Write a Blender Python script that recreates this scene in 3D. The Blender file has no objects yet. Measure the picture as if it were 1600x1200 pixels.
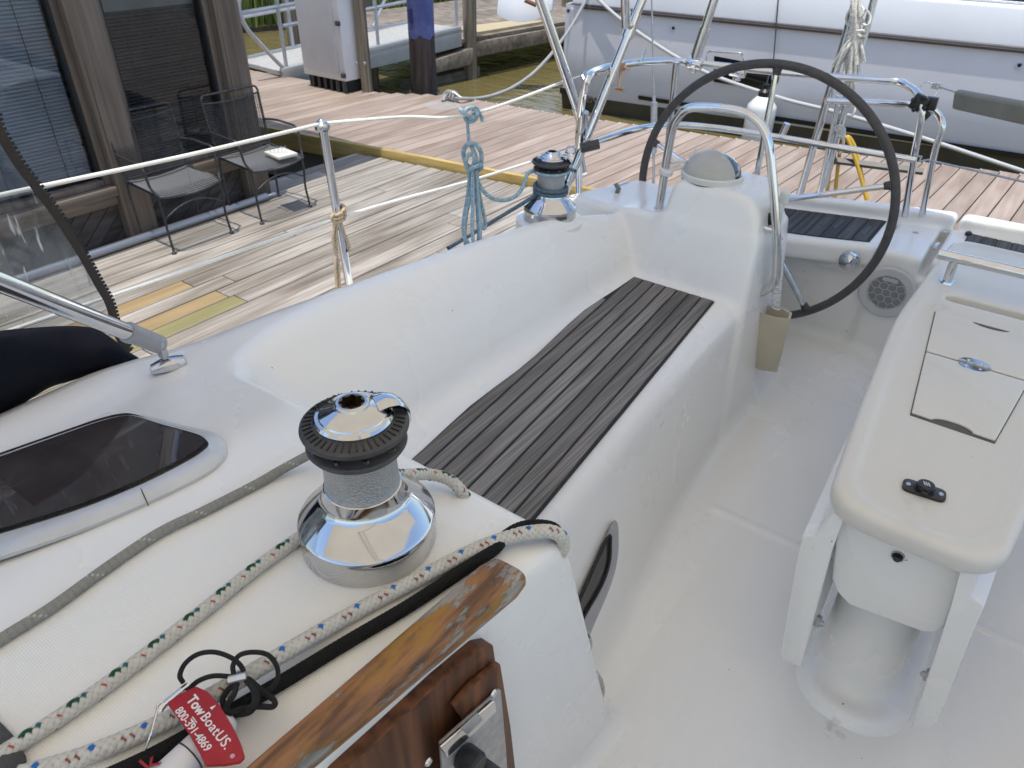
import bpy, bmesh, math, random
import numpy as np
from mathutils import Vector, Matrix
random.seed(11); np.random.seed(11)
S = bpy.context.scene
COL = S.collection
PI = math.pi
rad = math.radians

# ------------------------------------------------------------------ camera geometry (measured from vanishing points)
F_PX, CX, CY, CAM_H = 1144.0, 800.0, 600.0, 1.6
def _v(x, y):
    d = np.array([x-CX, y-CY, F_PX]); return d/np.linalg.norm(d)
_down = _v(776, 2290); _aft = _v(1810, -160)
_aft = _aft-_down*_aft.dot(_down); _aft /= np.linalg.norm(_aft)
_up = -_down; _port = np.cross(_aft, _up)
RM = np.array([_port, _aft, _up])            # world = RM @ (right, down, forward); world axes: X port, Y aft, Z up
CAM = np.array([0, 0, CAM_H])
def ray(x, y): return RM@np.array([(x-CX)/F_PX, (y-CY)/F_PX, 1.0])
def PZ(x, y, z):
    d = ray(x, y); return Vector(CAM+d*(z-CAM_H)/d[2])
def PX(x, y, X):
    d = ray(x, y); return Vector(CAM+d*X/d[0])
def PY(x, y, Y):
    d = ray(x, y); return Vector(CAM+d*Y/d[1])
def PD(x, y, dist):
    d = ray(x, y); return Vector(CAM+d/np.linalg.norm(d)*dist)

# ------------------------------------------------------------------ scene graph helpers
def tag(o, label=None, cat=None, group=None, kind=None):
    if label: o['label'] = label
    if cat: o['category'] = cat
    if group: o['group'] = group
    if kind: o['kind'] = kind
    return o
def thing(name, label, cat, loc=(0, 0, 0), rz=0, group=None):
    o = bpy.data.objects.new(name, None); COL.objects.link(o)
    o.location = loc; o.rotation_euler = (0, 0, rz); o.empty_display_size = .1
    return tag(o, label, cat, group)
def origin(o):
    v = Vector((0, 0, 0))
    while o is not None:
        v = v+Vector(o.location); o = o.parent
    return v

class MB:
    def __init__(s): s.v = []; s.f = []; s.m = []; s.c = None
    def add(s, vs, fs, mi=0):
        n = len(s.v); s.v += [tuple(v) for v in vs]
        s.f += [tuple(i+n for i in f) for f in fs]; s.m += [mi]*len(fs)
        return s
    def box(s, c, size, rot=None, mi=0):
        c = Vector(c); h = Vector(size)/2; vs = []
        for sx in (-1, 1):
            for sy in (-1, 1):
                for sz in (-1, 1):
                    p = Vector((sx*h.x, sy*h.y, sz*h.z))
                    vs.append(c+(rot@p if rot else p))
        return s.add(vs, [(0, 1, 3, 2), (4, 6, 7, 5), (0, 4, 5, 1), (2, 3, 7, 6), (0, 2, 6, 4), (1, 5, 7, 3)], mi)
    def prism(s, pts, vec, mi=0):
        pts = [Vector(p) for p in pts]; vec = Vector(vec); n = len(pts)
        nrm = Vector((0, 0, 0))
        for i in range(n):
            a, b = pts[i], pts[(i+1) % n]; nrm += a.cross(b)
        if nrm.dot(vec) > 0: pts = pts[::-1]
        vs = pts+[p+vec for p in pts]
        fs = [tuple(range(n)), tuple(range(2*n-1, n-1, -1))]
        fs += [((i+1) % n, i, n+i, n+(i+1) % n) for i in range(n)]
        return s.add(vs, fs, mi)
    def tube(s, pts, r, n=12, closed=False, caps=True, mi=0, flat=1.0):
        P = [Vector(p) for p in pts]; N = len(P)
        R = r if hasattr(r, '__len__') else [r]*N
        T = []
        for i in range(N):
            a = P[(i-1) % N] if (closed or i > 0) else P[0]
            b = P[(i+1) % N] if (closed or i < N-1) else P[N-1]
            t = b-a; T.append(t.normalized() if t.length > 1e-9 else Vector((0, 0, 1)))
        u = T[0].orthogonal().normalized()
        if abs(T[0].z) < .9: u = (Vector((0, 0, 1))-T[0]*T[0].z).normalized()
        vs = []
        for i in range(N):
            u = (u-T[i]*u.dot(T[i])).normalized(); w = T[i].cross(u)
            for k in range(n):
                a = 2*PI*k/n
                vs.append(P[i]+(w*math.cos(a)+u*math.sin(a)*flat)*R[i])
        fs = []
        for i in range(N if closed else N-1):
            j = (i+1) % N
            for k in range(n):
                k2 = (k+1) % n
                fs.append((i*n+k, j*n+k, j*n+k2, i*n+k2))
        if caps and not closed:
            fs.append(tuple(range(n))); fs.append(tuple((N-1)*n+k for k in range(n-1, -1, -1)))
        return s.add(vs, fs, mi)
    def lathe(s, prof, o=(0, 0, 0), n=48, rot=None, mi=0, a0=0, a1=2*PI, rfun=None, open_end=False):
        o = Vector(o); vs = []; full = abs(a1-a0-2*PI) < 1e-6; m = n if full else n+1
        for (r, z) in prof:
            for k in range(m):
                a = a0+(a1-a0)*k/n
                rr = r*rfun(a, z) if rfun else r
                p = Vector((rr*math.cos(a), rr*math.sin(a), z))
                vs.append(o+(rot@p if rot else p))
        fs = []
        for i in range(len(prof)-1):
            for k in range(n):
                k2 = (k+1) % m
                fs.append((i*m+k, i*m+k2, (i+1)*m+k2, (i+1)*m+k))
        if full:
            if prof[0][0] > 1e-6: fs.append(tuple(range(m-1, -1, -1)))
            if prof[-1][0] > 1e-6 and not open_end: fs.append(tuple((len(prof)-1)*m+k for k in range(m)))
        return s.add(vs, fs, mi)
    def ball(s, c, r, n=16, sc=(1, 1, 1), rot=None, mi=0):
        prof = [(math.sin(PI*i/(n//2))*r, -math.cos(PI*i/(n//2))*r) for i in range(n//2+1)]
        c = Vector(c); M = (rot if rot else Matrix.Identity(3))@Matrix.Diagonal(Vector(sc))
        return s.lathe(prof, c, n, M, mi)
    def grid(s, P, mi=0, closed_u=False):
        nu, nv = len(P), len(P[0]); vs = [p for row in P for p in row]; fs = []
        for i in range(nu if closed_u else nu-1):
            for j in range(nv-1):
                i2 = (i+1) % nu
                fs.append((i*nv+j, i2*nv+j, i2*nv+j+1, i*nv+j+1))
        return s.add(vs, fs, mi)
    def sheet(s, P, th, mi=0):
        """a curved sheet of points P[u][v] given a real thickness (offset vector th)"""
        th = Vector(th); nu, nv = len(P), len(P[0])
        a = [Vector(p) for row in P for p in row]; b = [p+th for p in a]; K = nu*nv
        fs = []
        for i in range(nu-1):
            for j in range(nv-1):
                q = (i*nv+j, (i+1)*nv+j, (i+1)*nv+j+1, i*nv+j+1)
                fs.append(q); fs.append(tuple(x+K for x in q[::-1]))
        ring = [i*nv for i in range(nu)]+[(nu-1)*nv+j for j in range(1, nv)]+[i*nv+nv-1 for i in range(nu-2, -1, -1)]+[j for j in range(nv-2, 0, -1)]
        for k in range(len(ring)):
            p, q = ring[k], ring[(k+1) % len(ring)]
            fs.append((q, p, p+K, q+K))
        return s.add(a+b, fs, mi)

def obj(name, mb, mats, parent=None, bevel=0, seg=2, sharp=35, label=None, fix=False):
    me = bpy.data.meshes.new(name)
    off = origin(parent) if parent is not None else Vector((0, 0, 0))
    me.from_pydata([(v[0]-off.x, v[1]-off.y, v[2]-off.z) for v in mb.v], [], mb.f)
    if not isinstance(mats, (list, tuple)): mats = [mats]
    for m in mats: me.materials.append(m)
    if len(mats) > 1: me.polygons.foreach_set('material_index', mb.m)
    if bevel or fix:
        bm = bmesh.new(); bm.from_mesh(me)
        if fix: bmesh.ops.recalc_face_normals(bm, faces=bm.faces)
        if bevel:
            bm.normal_update()
            es = [e for e in bm.edges if len(e.link_faces) == 2 and e.calc_face_angle(0) > rad(30)]
            bmesh.ops.bevel(bm, geom=es, offset=bevel, segments=seg, profile=.5, affect='EDGES', clamp_overlap=True)
        bm.to_mesh(me); bm.free()
    me.polygons.foreach_set('use_smooth', [True]*len(me.polygons))
    me.set_sharp_from_angle(angle=rad(sharp))
    me.update()
    o = bpy.data.objects.new(name, me); COL.objects.link(o)
    if parent is not None: o.parent = parent
    if label: o['label'] = label
    return o
def raw(name, V, Fc, mat, parent=None, colors=None, smooth=True):
    """numpy arrays to mesh"""
    me = bpy.data.meshes.new(name)
    off = origin(parent) if parent is not None else Vector((0, 0, 0))
    V = np.asarray(V, np.float32)-np.array(off, np.float32)
    Fc = np.asarray(Fc, np.int32); k = Fc.shape[1]
    me.vertices.add(len(V)); me.vertices.foreach_set('co', V.ravel())
    me.loops.add(Fc.size); me.loops.foreach_set('vertex_index', Fc.ravel())
    me.polygons.add(len(Fc)); me.polygons.foreach_set('loop_start', np.arange(0, Fc.size, k, dtype=np.int32))
    me.update(calc_edges=True); me.validate()
    me.polygons.foreach_set('use_smooth', np.ones(len(me.polygons), bool))
    if colors is not None:
        a = me.color_attributes.new('Col', 'FLOAT_COLOR', 'POINT')
        a.data.foreach_set('color', np.asarray(colors, np.float32).ravel())
    me.materials.append(mat)
    o = bpy.data.objects.new(name, me); COL.objects.link(o)
    if parent is not None: o.parent = parent
    return o

def smooth(pts, n=8, closed=False):
    P = [Vector(p) for p in pts]; N = len(P); out = []
    for i in range(N if closed else N-1):
        g = (lambda k: P[k % N]) if closed else (lambda k: P[max(0, min(N-1, k))])
        p0, p1, p2, p3 = g(i-1), g(i), g(i+1), g(i+2)
        for j in range(n):
            t = j/n
            out.append(.5*((2*p1)+(p2-p0)*t+(2*p0-5*p1+4*p2-p3)*t*t+(3*p1-p0-3*p2+p3)*t**3))
    if not closed: out.append(P[-1])
    return out
def fillet(pts, r, n=7):
    """polyline with rounded corners (bent tube)"""
    P = [Vector(p) for p in pts]; out = [P[0]]
    for i in range(1, len(P)-1):
        rr = r[i-1] if hasattr(r, '__len__') else r
        a, b, c = P[i-1], P[i], P[i+1]
        d1 = (a-b); d2 = (c-b); l = min(rr, d1.length*.49, d2.length*.49)
        p, q = b+d1.normalized()*l, b+d2.normalized()*l
        for j in range(n+1):
            t = j/n; out.append((1-t)**2*p+2*t*(1-t)*b+t*t*q)
    out.append(P[-1]); return out
def resample(pts, ds):
    P = [Vector(p) for p in pts]; out = [P[0].copy()]; acc = 0.0
    for a, b in zip(P[:-1], P[1:]):
        L = (b-a).length
        if L < 1e-9: continue
        t = ds-acc
        while t <= L:
            out.append(a.lerp(b, t/L)); t += ds
        acc = (acc+L) % ds
    out.append(P[-1].copy()); return out

# ------------------------------------------------------------------ materials
def nodes(name):
    m = bpy.data.materials.new(name); m.use_nodes = True
    nt = m.node_tree; b = nt.nodes['Principled BSDF']
    return m, nt, b
def N(nt, t, **kw):
    n = nt.nodes.new(t)
    for k, v in kw.items():
        if k.startswith('i_'):
            n.inputs[k[2:].replace('_', ' ')].default_value = v
        else: setattr(n, k, v)
    return n
def c4(c): return (c[0], c[1], c[2], 1)
def ramp(nt, stops):
    r = nt.nodes.new('ShaderNodeValToRGB'); e = r.color_ramp.elements
    e[0].position, e[0].color = stops[0][0], c4(stops[0][1])
    e[1].position, e[1].color = stops[-1][0], c4(stops[-1][1])
    for p, c in stops[1:-1]:
        x = e.new(p); x.color = c4(c)
    return r
def mat(name, base, rough=.5, metal=0, col2=None, scale=8, lo=.4, hi=.65, stretch=None, bump=0, bscale=200, bstretch=None,
        coat=0, island=0, rvar=0, spec=.5, detail=6, spots=None, subsurf=0):
    """plain or noisy procedural material: base -> col2 by noise, optional bump, per-island value variation, sparse spots"""
    m, nt, b = nodes(name); L = nt.links.new
    b.inputs['Base Color'].default_value = c4(base); b.inputs['Roughness'].default_value = rough
    b.inputs['Metallic'].default_value = metal; b.inputs['Coat Weight'].default_value = coat
    b.inputs['Specular IOR Level'].default_value = spec
    tc = N(nt, 'ShaderNodeTexCoord')
    def coords(st):
        if not st: return tc.outputs['Object']
        mp = N(nt, 'ShaderNodeMapping'); mp.inputs['Scale'].default_value = st
        L(tc.outputs['Object'], mp.inputs['Vector']); return mp.outputs['Vector']
    out = None
    if col2:
        n = N(nt, 'ShaderNodeTexNoise'); n.inputs['Scale'].default_value = scale; n.inputs['Detail'].default_value = detail
        n.inputs['Roughness'].default_value = .62
        L(coords(stretch), n.inputs['Vector'])
        r = ramp(nt, [(lo, base), (hi, col2)]); L(n.outputs['Fac'], r.inputs['Fac']); out = r.outputs['Color']
        if rvar:
            mr = N(nt, 'ShaderNodeMapRange'); mr.inputs['From Min'].default_value = lo; mr.inputs['From Max'].default_value = hi
            mr.inputs['To Min'].default_value = rough-rvar; mr.inputs['To Max'].default_value = rough+rvar
            L(n.outputs['Fac'], mr.inputs['Value']); L(mr.outputs['Result'], b.inputs['Roughness'])
    if spots:
        sc, thr, colr = spots
        n = N(nt, 'ShaderNodeTexNoise'); n.inputs['Scale'].default_value = sc; n.inputs['Detail'].default_value = 3
        L(tc.outputs['Object'], n.inputs['Vector'])
        r = ramp(nt, [(thr, (0, 0, 0)), (thr+.03, (1, 1, 1))]); L(n.outputs['Fac'], r.inputs['Fac'])
        mx = N(nt, 'ShaderNodeMix', data_type='RGBA'); L(r.outputs['Color'], mx.inputs['Factor'])
        if out is not None: L(out, mx.inputs['A'])
        else: mx.inputs['A'].default_value = c4(base)
        mx.inputs['B'].default_value = c4(colr); out = mx.outputs['Result']
    if island:
        g = N(nt, 'ShaderNodeNewGeometry')
        hs = N(nt, 'ShaderNodeHueSaturation')
        mr = N(nt, 'ShaderNodeMapRange'); mr.inputs['To Min'].default_value = 1-island; mr.inputs['To Max'].default_value = 1+island
        L(g.outputs['Random Per Island'], mr.inputs['Value']); L(mr.outputs['Result'], hs.inputs['Value'])
        if out is not None: L(out, hs.inputs['Color'])
        else: hs.inputs['Color'].default_value = c4(base)
        out = hs.outputs['Color']
    if out is not None: L(out, b.inputs['Base Color'])
    if bump:
        n = N(nt, 'ShaderNodeTexNoise'); n.inputs['Scale'].default_value = bscale; n.inputs['Detail'].default_value = 5
        L(coords(bstretch), n.inputs['Vector'])
        bp = N(nt, 'ShaderNodeBump'); bp.inputs['Strength'].default_value = bump; bp.inputs['Distance'].default_value = .004
        L(n.outputs['Fac'], bp.inputs['Height']); L(bp.outputs['Normal'], b.inputs['Normal'])
    return m
def vcol(name, rough=.8, bump=0):
    m, nt, b = nodes(name)
    a = N(nt, 'ShaderNodeVertexColor'); a.layer_name = 'Col'
    nt.links.new(a.outputs['Color'], b.inputs['Base Color']); b.inputs['Roughness'].default_value = rough
    b.inputs['Specular IOR Level'].default_value = .25
    if bump:
        tc = N(nt, 'ShaderNodeTexCoord'); n = N(nt, 'ShaderNodeTexNoise'); n.inputs['Scale'].default_value = 900
        nt.links.new(tc.outputs['Object'], n.inputs['Vector'])
        bp = N(nt, 'ShaderNodeBump'); bp.inputs['Strength'].default_value = bump; bp.inputs['Distance'].default_value = .001
        nt.links.new(n.outputs['Fac'], bp.inputs['Height']); nt.links.new(bp.outputs['Normal'], b.inputs['Normal'])
    return m
def glassy(name, tint, mixfac, rough=.03, scratch=0):
    """thin see-through sheet: transparent, plus a fresnel gloss and optional scratches"""
    m = bpy.data.materials.new(name); m.use_nodes = True; nt = m.node_tree; nt.nodes.clear(); L = nt.links.new
    o = N(nt, 'ShaderNodeOutputMaterial'); t = N(nt, 'ShaderNodeBsdfTransparent'); t.inputs['Color'].default_value = c4(tint)
    g = N(nt, 'ShaderNodeBsdfGlossy'); g.inputs['Roughness'].default_value = rough
    fr = N(nt, 'ShaderNodeLayerWeight'); pw = N(nt, 'ShaderNodeMath', operation='POWER'); pw.inputs[1].default_value = 5; L(fr.outputs['Facing'], pw.inputs[0])
    mu = N(nt, 'ShaderNodeMath', operation='MULTIPLY_ADD'); mu.inputs[1].default_value = .9; mu.inputs[2].default_value = mixfac
    L(pw.outputs[0], mu.inputs[0])
    mx = N(nt, 'ShaderNodeMixShader'); L(mu.outputs[0], mx.inputs['Fac']); L(t.outputs[0], mx.inputs[1]); L(g.outputs[0], mx.inputs[2])
    last = mx.outputs[0]
    if scratch:
        tc = N(nt, 'ShaderNodeTexCoord'); mp = N(nt, 'ShaderNodeMapping'); mp.inputs['Scale'].default_value = (3, 60, 8)
        mp.inputs['Rotation'].default_value = (.5, .2, .9)
        L(tc.outputs['Object'], mp.inputs['Vector'])
        n = N(nt, 'ShaderNodeTexNoise'); n.inputs['Scale'].default_value = 1.6; n.inputs['Detail'].default_value = 3
        L(mp.outputs[0], n.inputs['Vector'])
        r = ramp(nt, [(.60, (0, 0, 0)), (.72, (scratch,)*3)]); L(n.outputs['Fac'], r.inputs['Fac'])
        n2 = N(nt, 'ShaderNodeTexNoise'); n2.inputs['Scale'].default_value = 3.5; L(tc.outputs['Object'], n2.inputs['Vector'])
        r2 = ramp(nt, [(.45, (.0, .0, .0)), (.7, (.16, .16, .16))]); L(n2.outputs['Fac'], r2.inputs['Fac'])
        ad = N(nt, 'ShaderNodeMath', operation='ADD'); L(r.outputs['Color'], ad.inputs[0]); L(r2.outputs['Color'], ad.inputs[1])
        d = N(nt, 'ShaderNodeBsdfDiffuse'); d.inputs['Color'].default_value = (.75, .77, .8, 1)
        mx2 = N(nt, 'ShaderNodeMixShader'); L(ad.outputs[0], mx2.inputs['Fac']); L(last, mx2.inputs[1]); L(d.outputs[0], mx2.inputs[2])
        n3 = N(nt, 'ShaderNodeTexNoise'); n3.inputs['Scale'].default_value = 9; L(tc.outputs['Object'], n3.inputs['Vector'])
        bp = N(nt, 'ShaderNodeBump'); bp.inputs['Strength'].default_value = .6; bp.inputs['Distance'].default_value = .02
        L(n3.outputs['Fac'], bp.inputs['Height']); L(bp.outputs['Normal'], g.inputs['Normal'])
        last = mx2.outputs[0]
    L(last, o.inputs['Surface']); return m
def planks(name, a, b2, grain_axis, rough=.8, island=.22, fine=55, bump=.5, dirt=None, coat=0, ratio=.035):
    """sawn timber: two tone grain stretched along an axis, board-to-board variation, broad weathering"""
    m, nt, b = nodes(name); L = nt.links.new
    b.inputs['Roughness'].default_value = rough; b.inputs['Specular IOR Level'].default_value = .3
    b.inputs['Coat Weight'].default_value = coat
    tc = N(nt, 'ShaderNodeTexCoord'); g = N(nt, 'ShaderNodeNewGeometry')
    sc = [fine, fine, fine]; sc[grain_axis] = fine*ratio
    off = N(nt, 'ShaderNodeVectorMath', operation='MULTIPLY_ADD')   # shift the grain per board
    cx = N(nt, 'ShaderNodeCombineXYZ')
    for i in range(3): L(g.outputs['Random Per Island'], cx.inputs[i])
    L(cx.outputs[0], off.inputs[0]); off.inputs[1].default_value = (7, 5, 3); L(tc.outputs['Object'], off.inputs[2])
    mp = N(nt, 'ShaderNodeMapping'); mp.inputs['Scale'].default_value = sc; L(off.outputs[0], mp.inputs['Vector'])
    n = N(nt, 'ShaderNodeTexNoise'); n.inputs['Scale'].default_value = 1; n.inputs['Detail'].default_value = 7; n.inputs['Distortion'].default_value = .15
    L(mp.outputs[0], n.inputs['Vector'])
    r = ramp(nt, [(.36, a), (.66, b2)]); L(n.outputs['Fac'], r.inputs['Fac']); out = r.outputs['Color']
    n2 = N(nt, 'ShaderNodeTexNoise'); n2.inputs['Scale'].default_value = 1; n2.inputs['Detail'].default_value = 5
    sc2 = [5, 5, 5]; sc2[grain_axis] = 1.2
    mp2 = N(nt, 'ShaderNodeMapping'); mp2.inputs['Scale'].default_value = sc2; L(off.outputs[0], mp2.inputs['Vector']); L(mp2.outputs[0], n2.inputs['Vector'])
    mx = N(nt, 'ShaderNodeMix', data_type='RGBA'); mx.blend_type = 'MULTIPLY'
    r2 = ramp(nt, [(.35, dirt or (.55, .52, .47)), (.6, (1, 1, 1))]); L(n2.outputs['Fac'], r2.inputs['Fac'])
    mx.inputs['Factor'].default_value = .8; L(out, mx.inputs['A']); L(r2.outputs['Color'], mx.inputs['B']); out = mx.outputs['Result']
    hs = N(nt, 'ShaderNodeHueSaturation'); mr = N(nt, 'ShaderNodeMapRange')
    mr.inputs['To Min'].default_value = 1-island; mr.inputs['To Max'].default_value = 1+island
    L(g.outputs['Random Per Island'], mr.inputs['Value']); L(mr.outputs['Result'], hs.inputs['Value']); L(out, hs.inputs['Color'])
    L(hs.outputs['Color'], b.inputs['Base Color'])
    bp = N(nt, 'ShaderNodeBump'); bp.inputs['Strength'].default_value = bump; bp.inputs['Distance'].default_value = .003
    L(n.outputs['Fac'], bp.inputs['Height']); L(bp.outputs['Normal'], b.inputs['Normal'])
    return m
def gelcoat(name, col, zones=(), rough=.24, period=.006, smudges=()):
    """moulded gelcoat: faint mottling, tiny dirt specks, and moulded non-skid relief in boxes given as (x0,x1,y0,y1,z0,z1)"""
    m, nt, b = nodes(name); L = nt.links.new
    tc = N(nt, 'ShaderNodeTexCoord'); g = N(nt, 'ShaderNodeNewGeometry')
    pos = g.outputs['Position']
    n = N(nt, 'ShaderNodeTexNoise'); n.inputs['Scale'].default_value = 2.3; n.inputs['Detail'].default_value = 5; L(pos, n.inputs['Vector'])
    d = tuple(x*.985 for x in col)
    r = ramp(nt, [(.35, d), (.62, col)]); L(n.outputs['Fac'], r.inputs['Fac'])
    n2 = N(nt, 'ShaderNodeTexNoise'); n2.inputs['Scale'].default_value = 55; n2.inputs['Detail'].default_value = 2; L(pos, n2.inputs['Vector'])
    r2 = ramp(nt, [(.785, (0, 0, 0)), (.80, (1, 1, 1))]); L(n2.outputs['Fac'], r2.inputs['Fac'])
    mx = N(nt, 'ShaderNodeMix', data_type='RGBA'); L(r2.outputs['Color'], mx.inputs['Factor']); L(r.outputs['Color'], mx.inputs['A'])
    mx.inputs['B'].default_value = (.12, .10, .08, 1); colo = mx.outputs['Result']
    # faint grey scuffs in long soft streaks, and a few local smudges of ground-in dirt
    ms = N(nt, 'ShaderNodeMapping'); ms.inputs['Scale'].default_value = (9, 2.2, 9); ms.inputs['Rotation'].default_value = (0, 0, .5); L(pos, ms.inputs['Vector'])
    n3 = N(nt, 'ShaderNodeTexNoise'); n3.inputs['Scale'].default_value = 1.5; n3.inputs['Detail'].default_value = 3; n3.inputs['Roughness'].default_value = .45; L(ms.outputs[0], n3.inputs['Vector'])
    r3 = ramp(nt, [(.55, (1, 1, 1)), (.95, (.965, .96, .95))]); L(n3.outputs['Fac'], r3.inputs['Fac'])
    m3 = N(nt, 'ShaderNodeMix', data_type='RGBA'); m3.blend_type = 'MULTIPLY'; m3.inputs['Factor'].default_value = 1; L(colo, m3.inputs['A']); L(r3.outputs['Color'], m3.inputs['B']); colo = m3.outputs['Result']
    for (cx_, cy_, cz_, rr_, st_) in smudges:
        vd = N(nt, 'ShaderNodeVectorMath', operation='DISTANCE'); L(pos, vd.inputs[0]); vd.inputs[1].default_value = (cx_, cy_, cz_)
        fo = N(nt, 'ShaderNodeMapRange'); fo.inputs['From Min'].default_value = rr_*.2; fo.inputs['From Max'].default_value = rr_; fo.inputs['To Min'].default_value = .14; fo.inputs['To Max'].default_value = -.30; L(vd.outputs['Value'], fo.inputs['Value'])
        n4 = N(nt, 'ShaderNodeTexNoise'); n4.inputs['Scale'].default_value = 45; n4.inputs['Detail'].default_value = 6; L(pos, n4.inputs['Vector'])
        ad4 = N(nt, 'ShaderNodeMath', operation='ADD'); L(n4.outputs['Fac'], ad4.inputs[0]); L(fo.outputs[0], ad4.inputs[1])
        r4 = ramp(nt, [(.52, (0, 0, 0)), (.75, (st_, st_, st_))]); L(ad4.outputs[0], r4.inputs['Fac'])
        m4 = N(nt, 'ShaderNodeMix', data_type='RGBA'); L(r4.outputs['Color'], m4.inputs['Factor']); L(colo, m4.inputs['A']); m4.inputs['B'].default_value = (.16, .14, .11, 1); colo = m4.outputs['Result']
    L(colo, b.inputs['Base Color'])
    mr = N(nt, 'ShaderNodeMapRange'); mr.inputs['To Min'].default_value = rough-.06; mr.inputs['To Max'].default_value = rough+.12
    L(n.outputs['Fac'], mr.inputs['Value']); rgh = mr.outputs['Result']
    if zones:
        sp = N(nt, 'ShaderNodeSeparateXYZ'); L(pos, sp.inputs[0])
        nz = N(nt, 'ShaderNodeSeparateXYZ'); L(g.outputs['Normal'], nz.inputs[0])
        def cmp(sock, op, v):
            q = N(nt, 'ShaderNodeMath', operation=op); L(sock, q.inputs[0]); q.inputs[1].default_value = v; return q.outputs[0]
        def mul(p, q):
            k = N(nt, 'ShaderNodeMath', operation='MULTIPLY'); L(p, k.inputs[0]); L(q, k.inputs[1]); return k.outputs[0]
        tot = None
        for (x0, x1, y0, y1, z0, z1) in zones:
            f = None
            for i, (a0, a1) in enumerate(((x0, x1), (y0, y1), (z0, z1))):
                for q in (cmp(sp.outputs[i], 'GREATER_THAN', a0), cmp(sp.outputs[i], 'LESS_THAN', a1)):
                    f = q if f is None else mul(f, q)
            if tot is None: tot = f
            else:
                k = N(nt, 'ShaderNodeMath', operation='MAXIMUM'); L(tot, k.inputs[0]); L(f, k.inputs[1]); tot = k.outputs[0]
        tot = mul(tot, cmp(nz.outputs[2], 'GREATER_THAN', .985))
        w = 2*PI/period
        sx = N(nt, 'ShaderNodeMath', operation='SINE'); sy = N(nt, 'ShaderNodeMath', operation='SINE')
        ax = N(nt, 'ShaderNodeMath', operation='ADD'); L(sp.outputs[0], ax.inputs[0]); L(sp.outputs[1], ax.inputs[1])
        ay = N(nt, 'ShaderNodeMath', operation='SUBTRACT'); L(sp.outputs[0], ay.inputs[0]); L(sp.outputs[1], ay.inputs[1])
        for a_, s_ in ((ax, sx), (ay, sy)):
            k = N(nt, 'ShaderNodeMath', operation='MULTIPLY'); L(a_.outputs[0], k.inputs[0]); k.inputs[1].default_value = w; L(k.outputs[0], s_.inputs[0])
        h = mul(mul(sx.outputs[0], sy.outputs[0]), tot)
        bp = N(nt, 'ShaderNodeBump'); bp.inputs['Strength'].default_value = .28; bp.inputs['Distance'].default_value = .0010
        L(h, bp.inputs['Height']); L(bp.outputs['Normal'], b.inputs['Normal'])
        ad = N(nt, 'ShaderNodeMath', operation='MULTIPLY_ADD'); L(tot, ad.inputs[0]); ad.inputs[1].default_value = .25; L(rgh, ad.inputs[2]); rgh = ad.outputs[0]
    L(rgh, b.inputs['Roughness']); b.inputs['Coat Weight'].default_value = .25; b.inputs['Coat Roughness'].default_value = .08
    return m

# ------------------------------------------------------------------ moulded shapes: signed distance fields meshed with surface nets
def smin(a, b, k):
    h = np.clip(.5+.5*(b-a)/k, 0, 1); return b+(a-b)*h-k*h*(1-h)
def smax(a, b, k): return -smin(-a, -b, k)
def sstep(a, b, t):
    u = np.clip((t-a)/(b-a), 0, 1); return u*u*(3-2*u)
class Lut:
    def __init__(s, xs, ys, sig, n=1600):
        order = np.argsort(xs); xs = np.array(xs, float)[order]; ys = np.array(ys, float)[order]
        lo, hi = xs[0]-3*sig-.3, xs[-1]+3*sig+.3
        s.x = np.linspace(lo, hi, n); y = np.interp(s.x, xs, ys)
        dx = s.x[1]-s.x[0]; m = int(3*sig/dx)+1; k = np.exp(-.5*(np.arange(-m, m+1)*dx/sig)**2); k /= k.sum()
        s.y = np.convolve(np.pad(y, m, mode='edge'), k, 'valid')
    def __call__(s, v): return np.interp(v, s.x, s.y)
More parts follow.
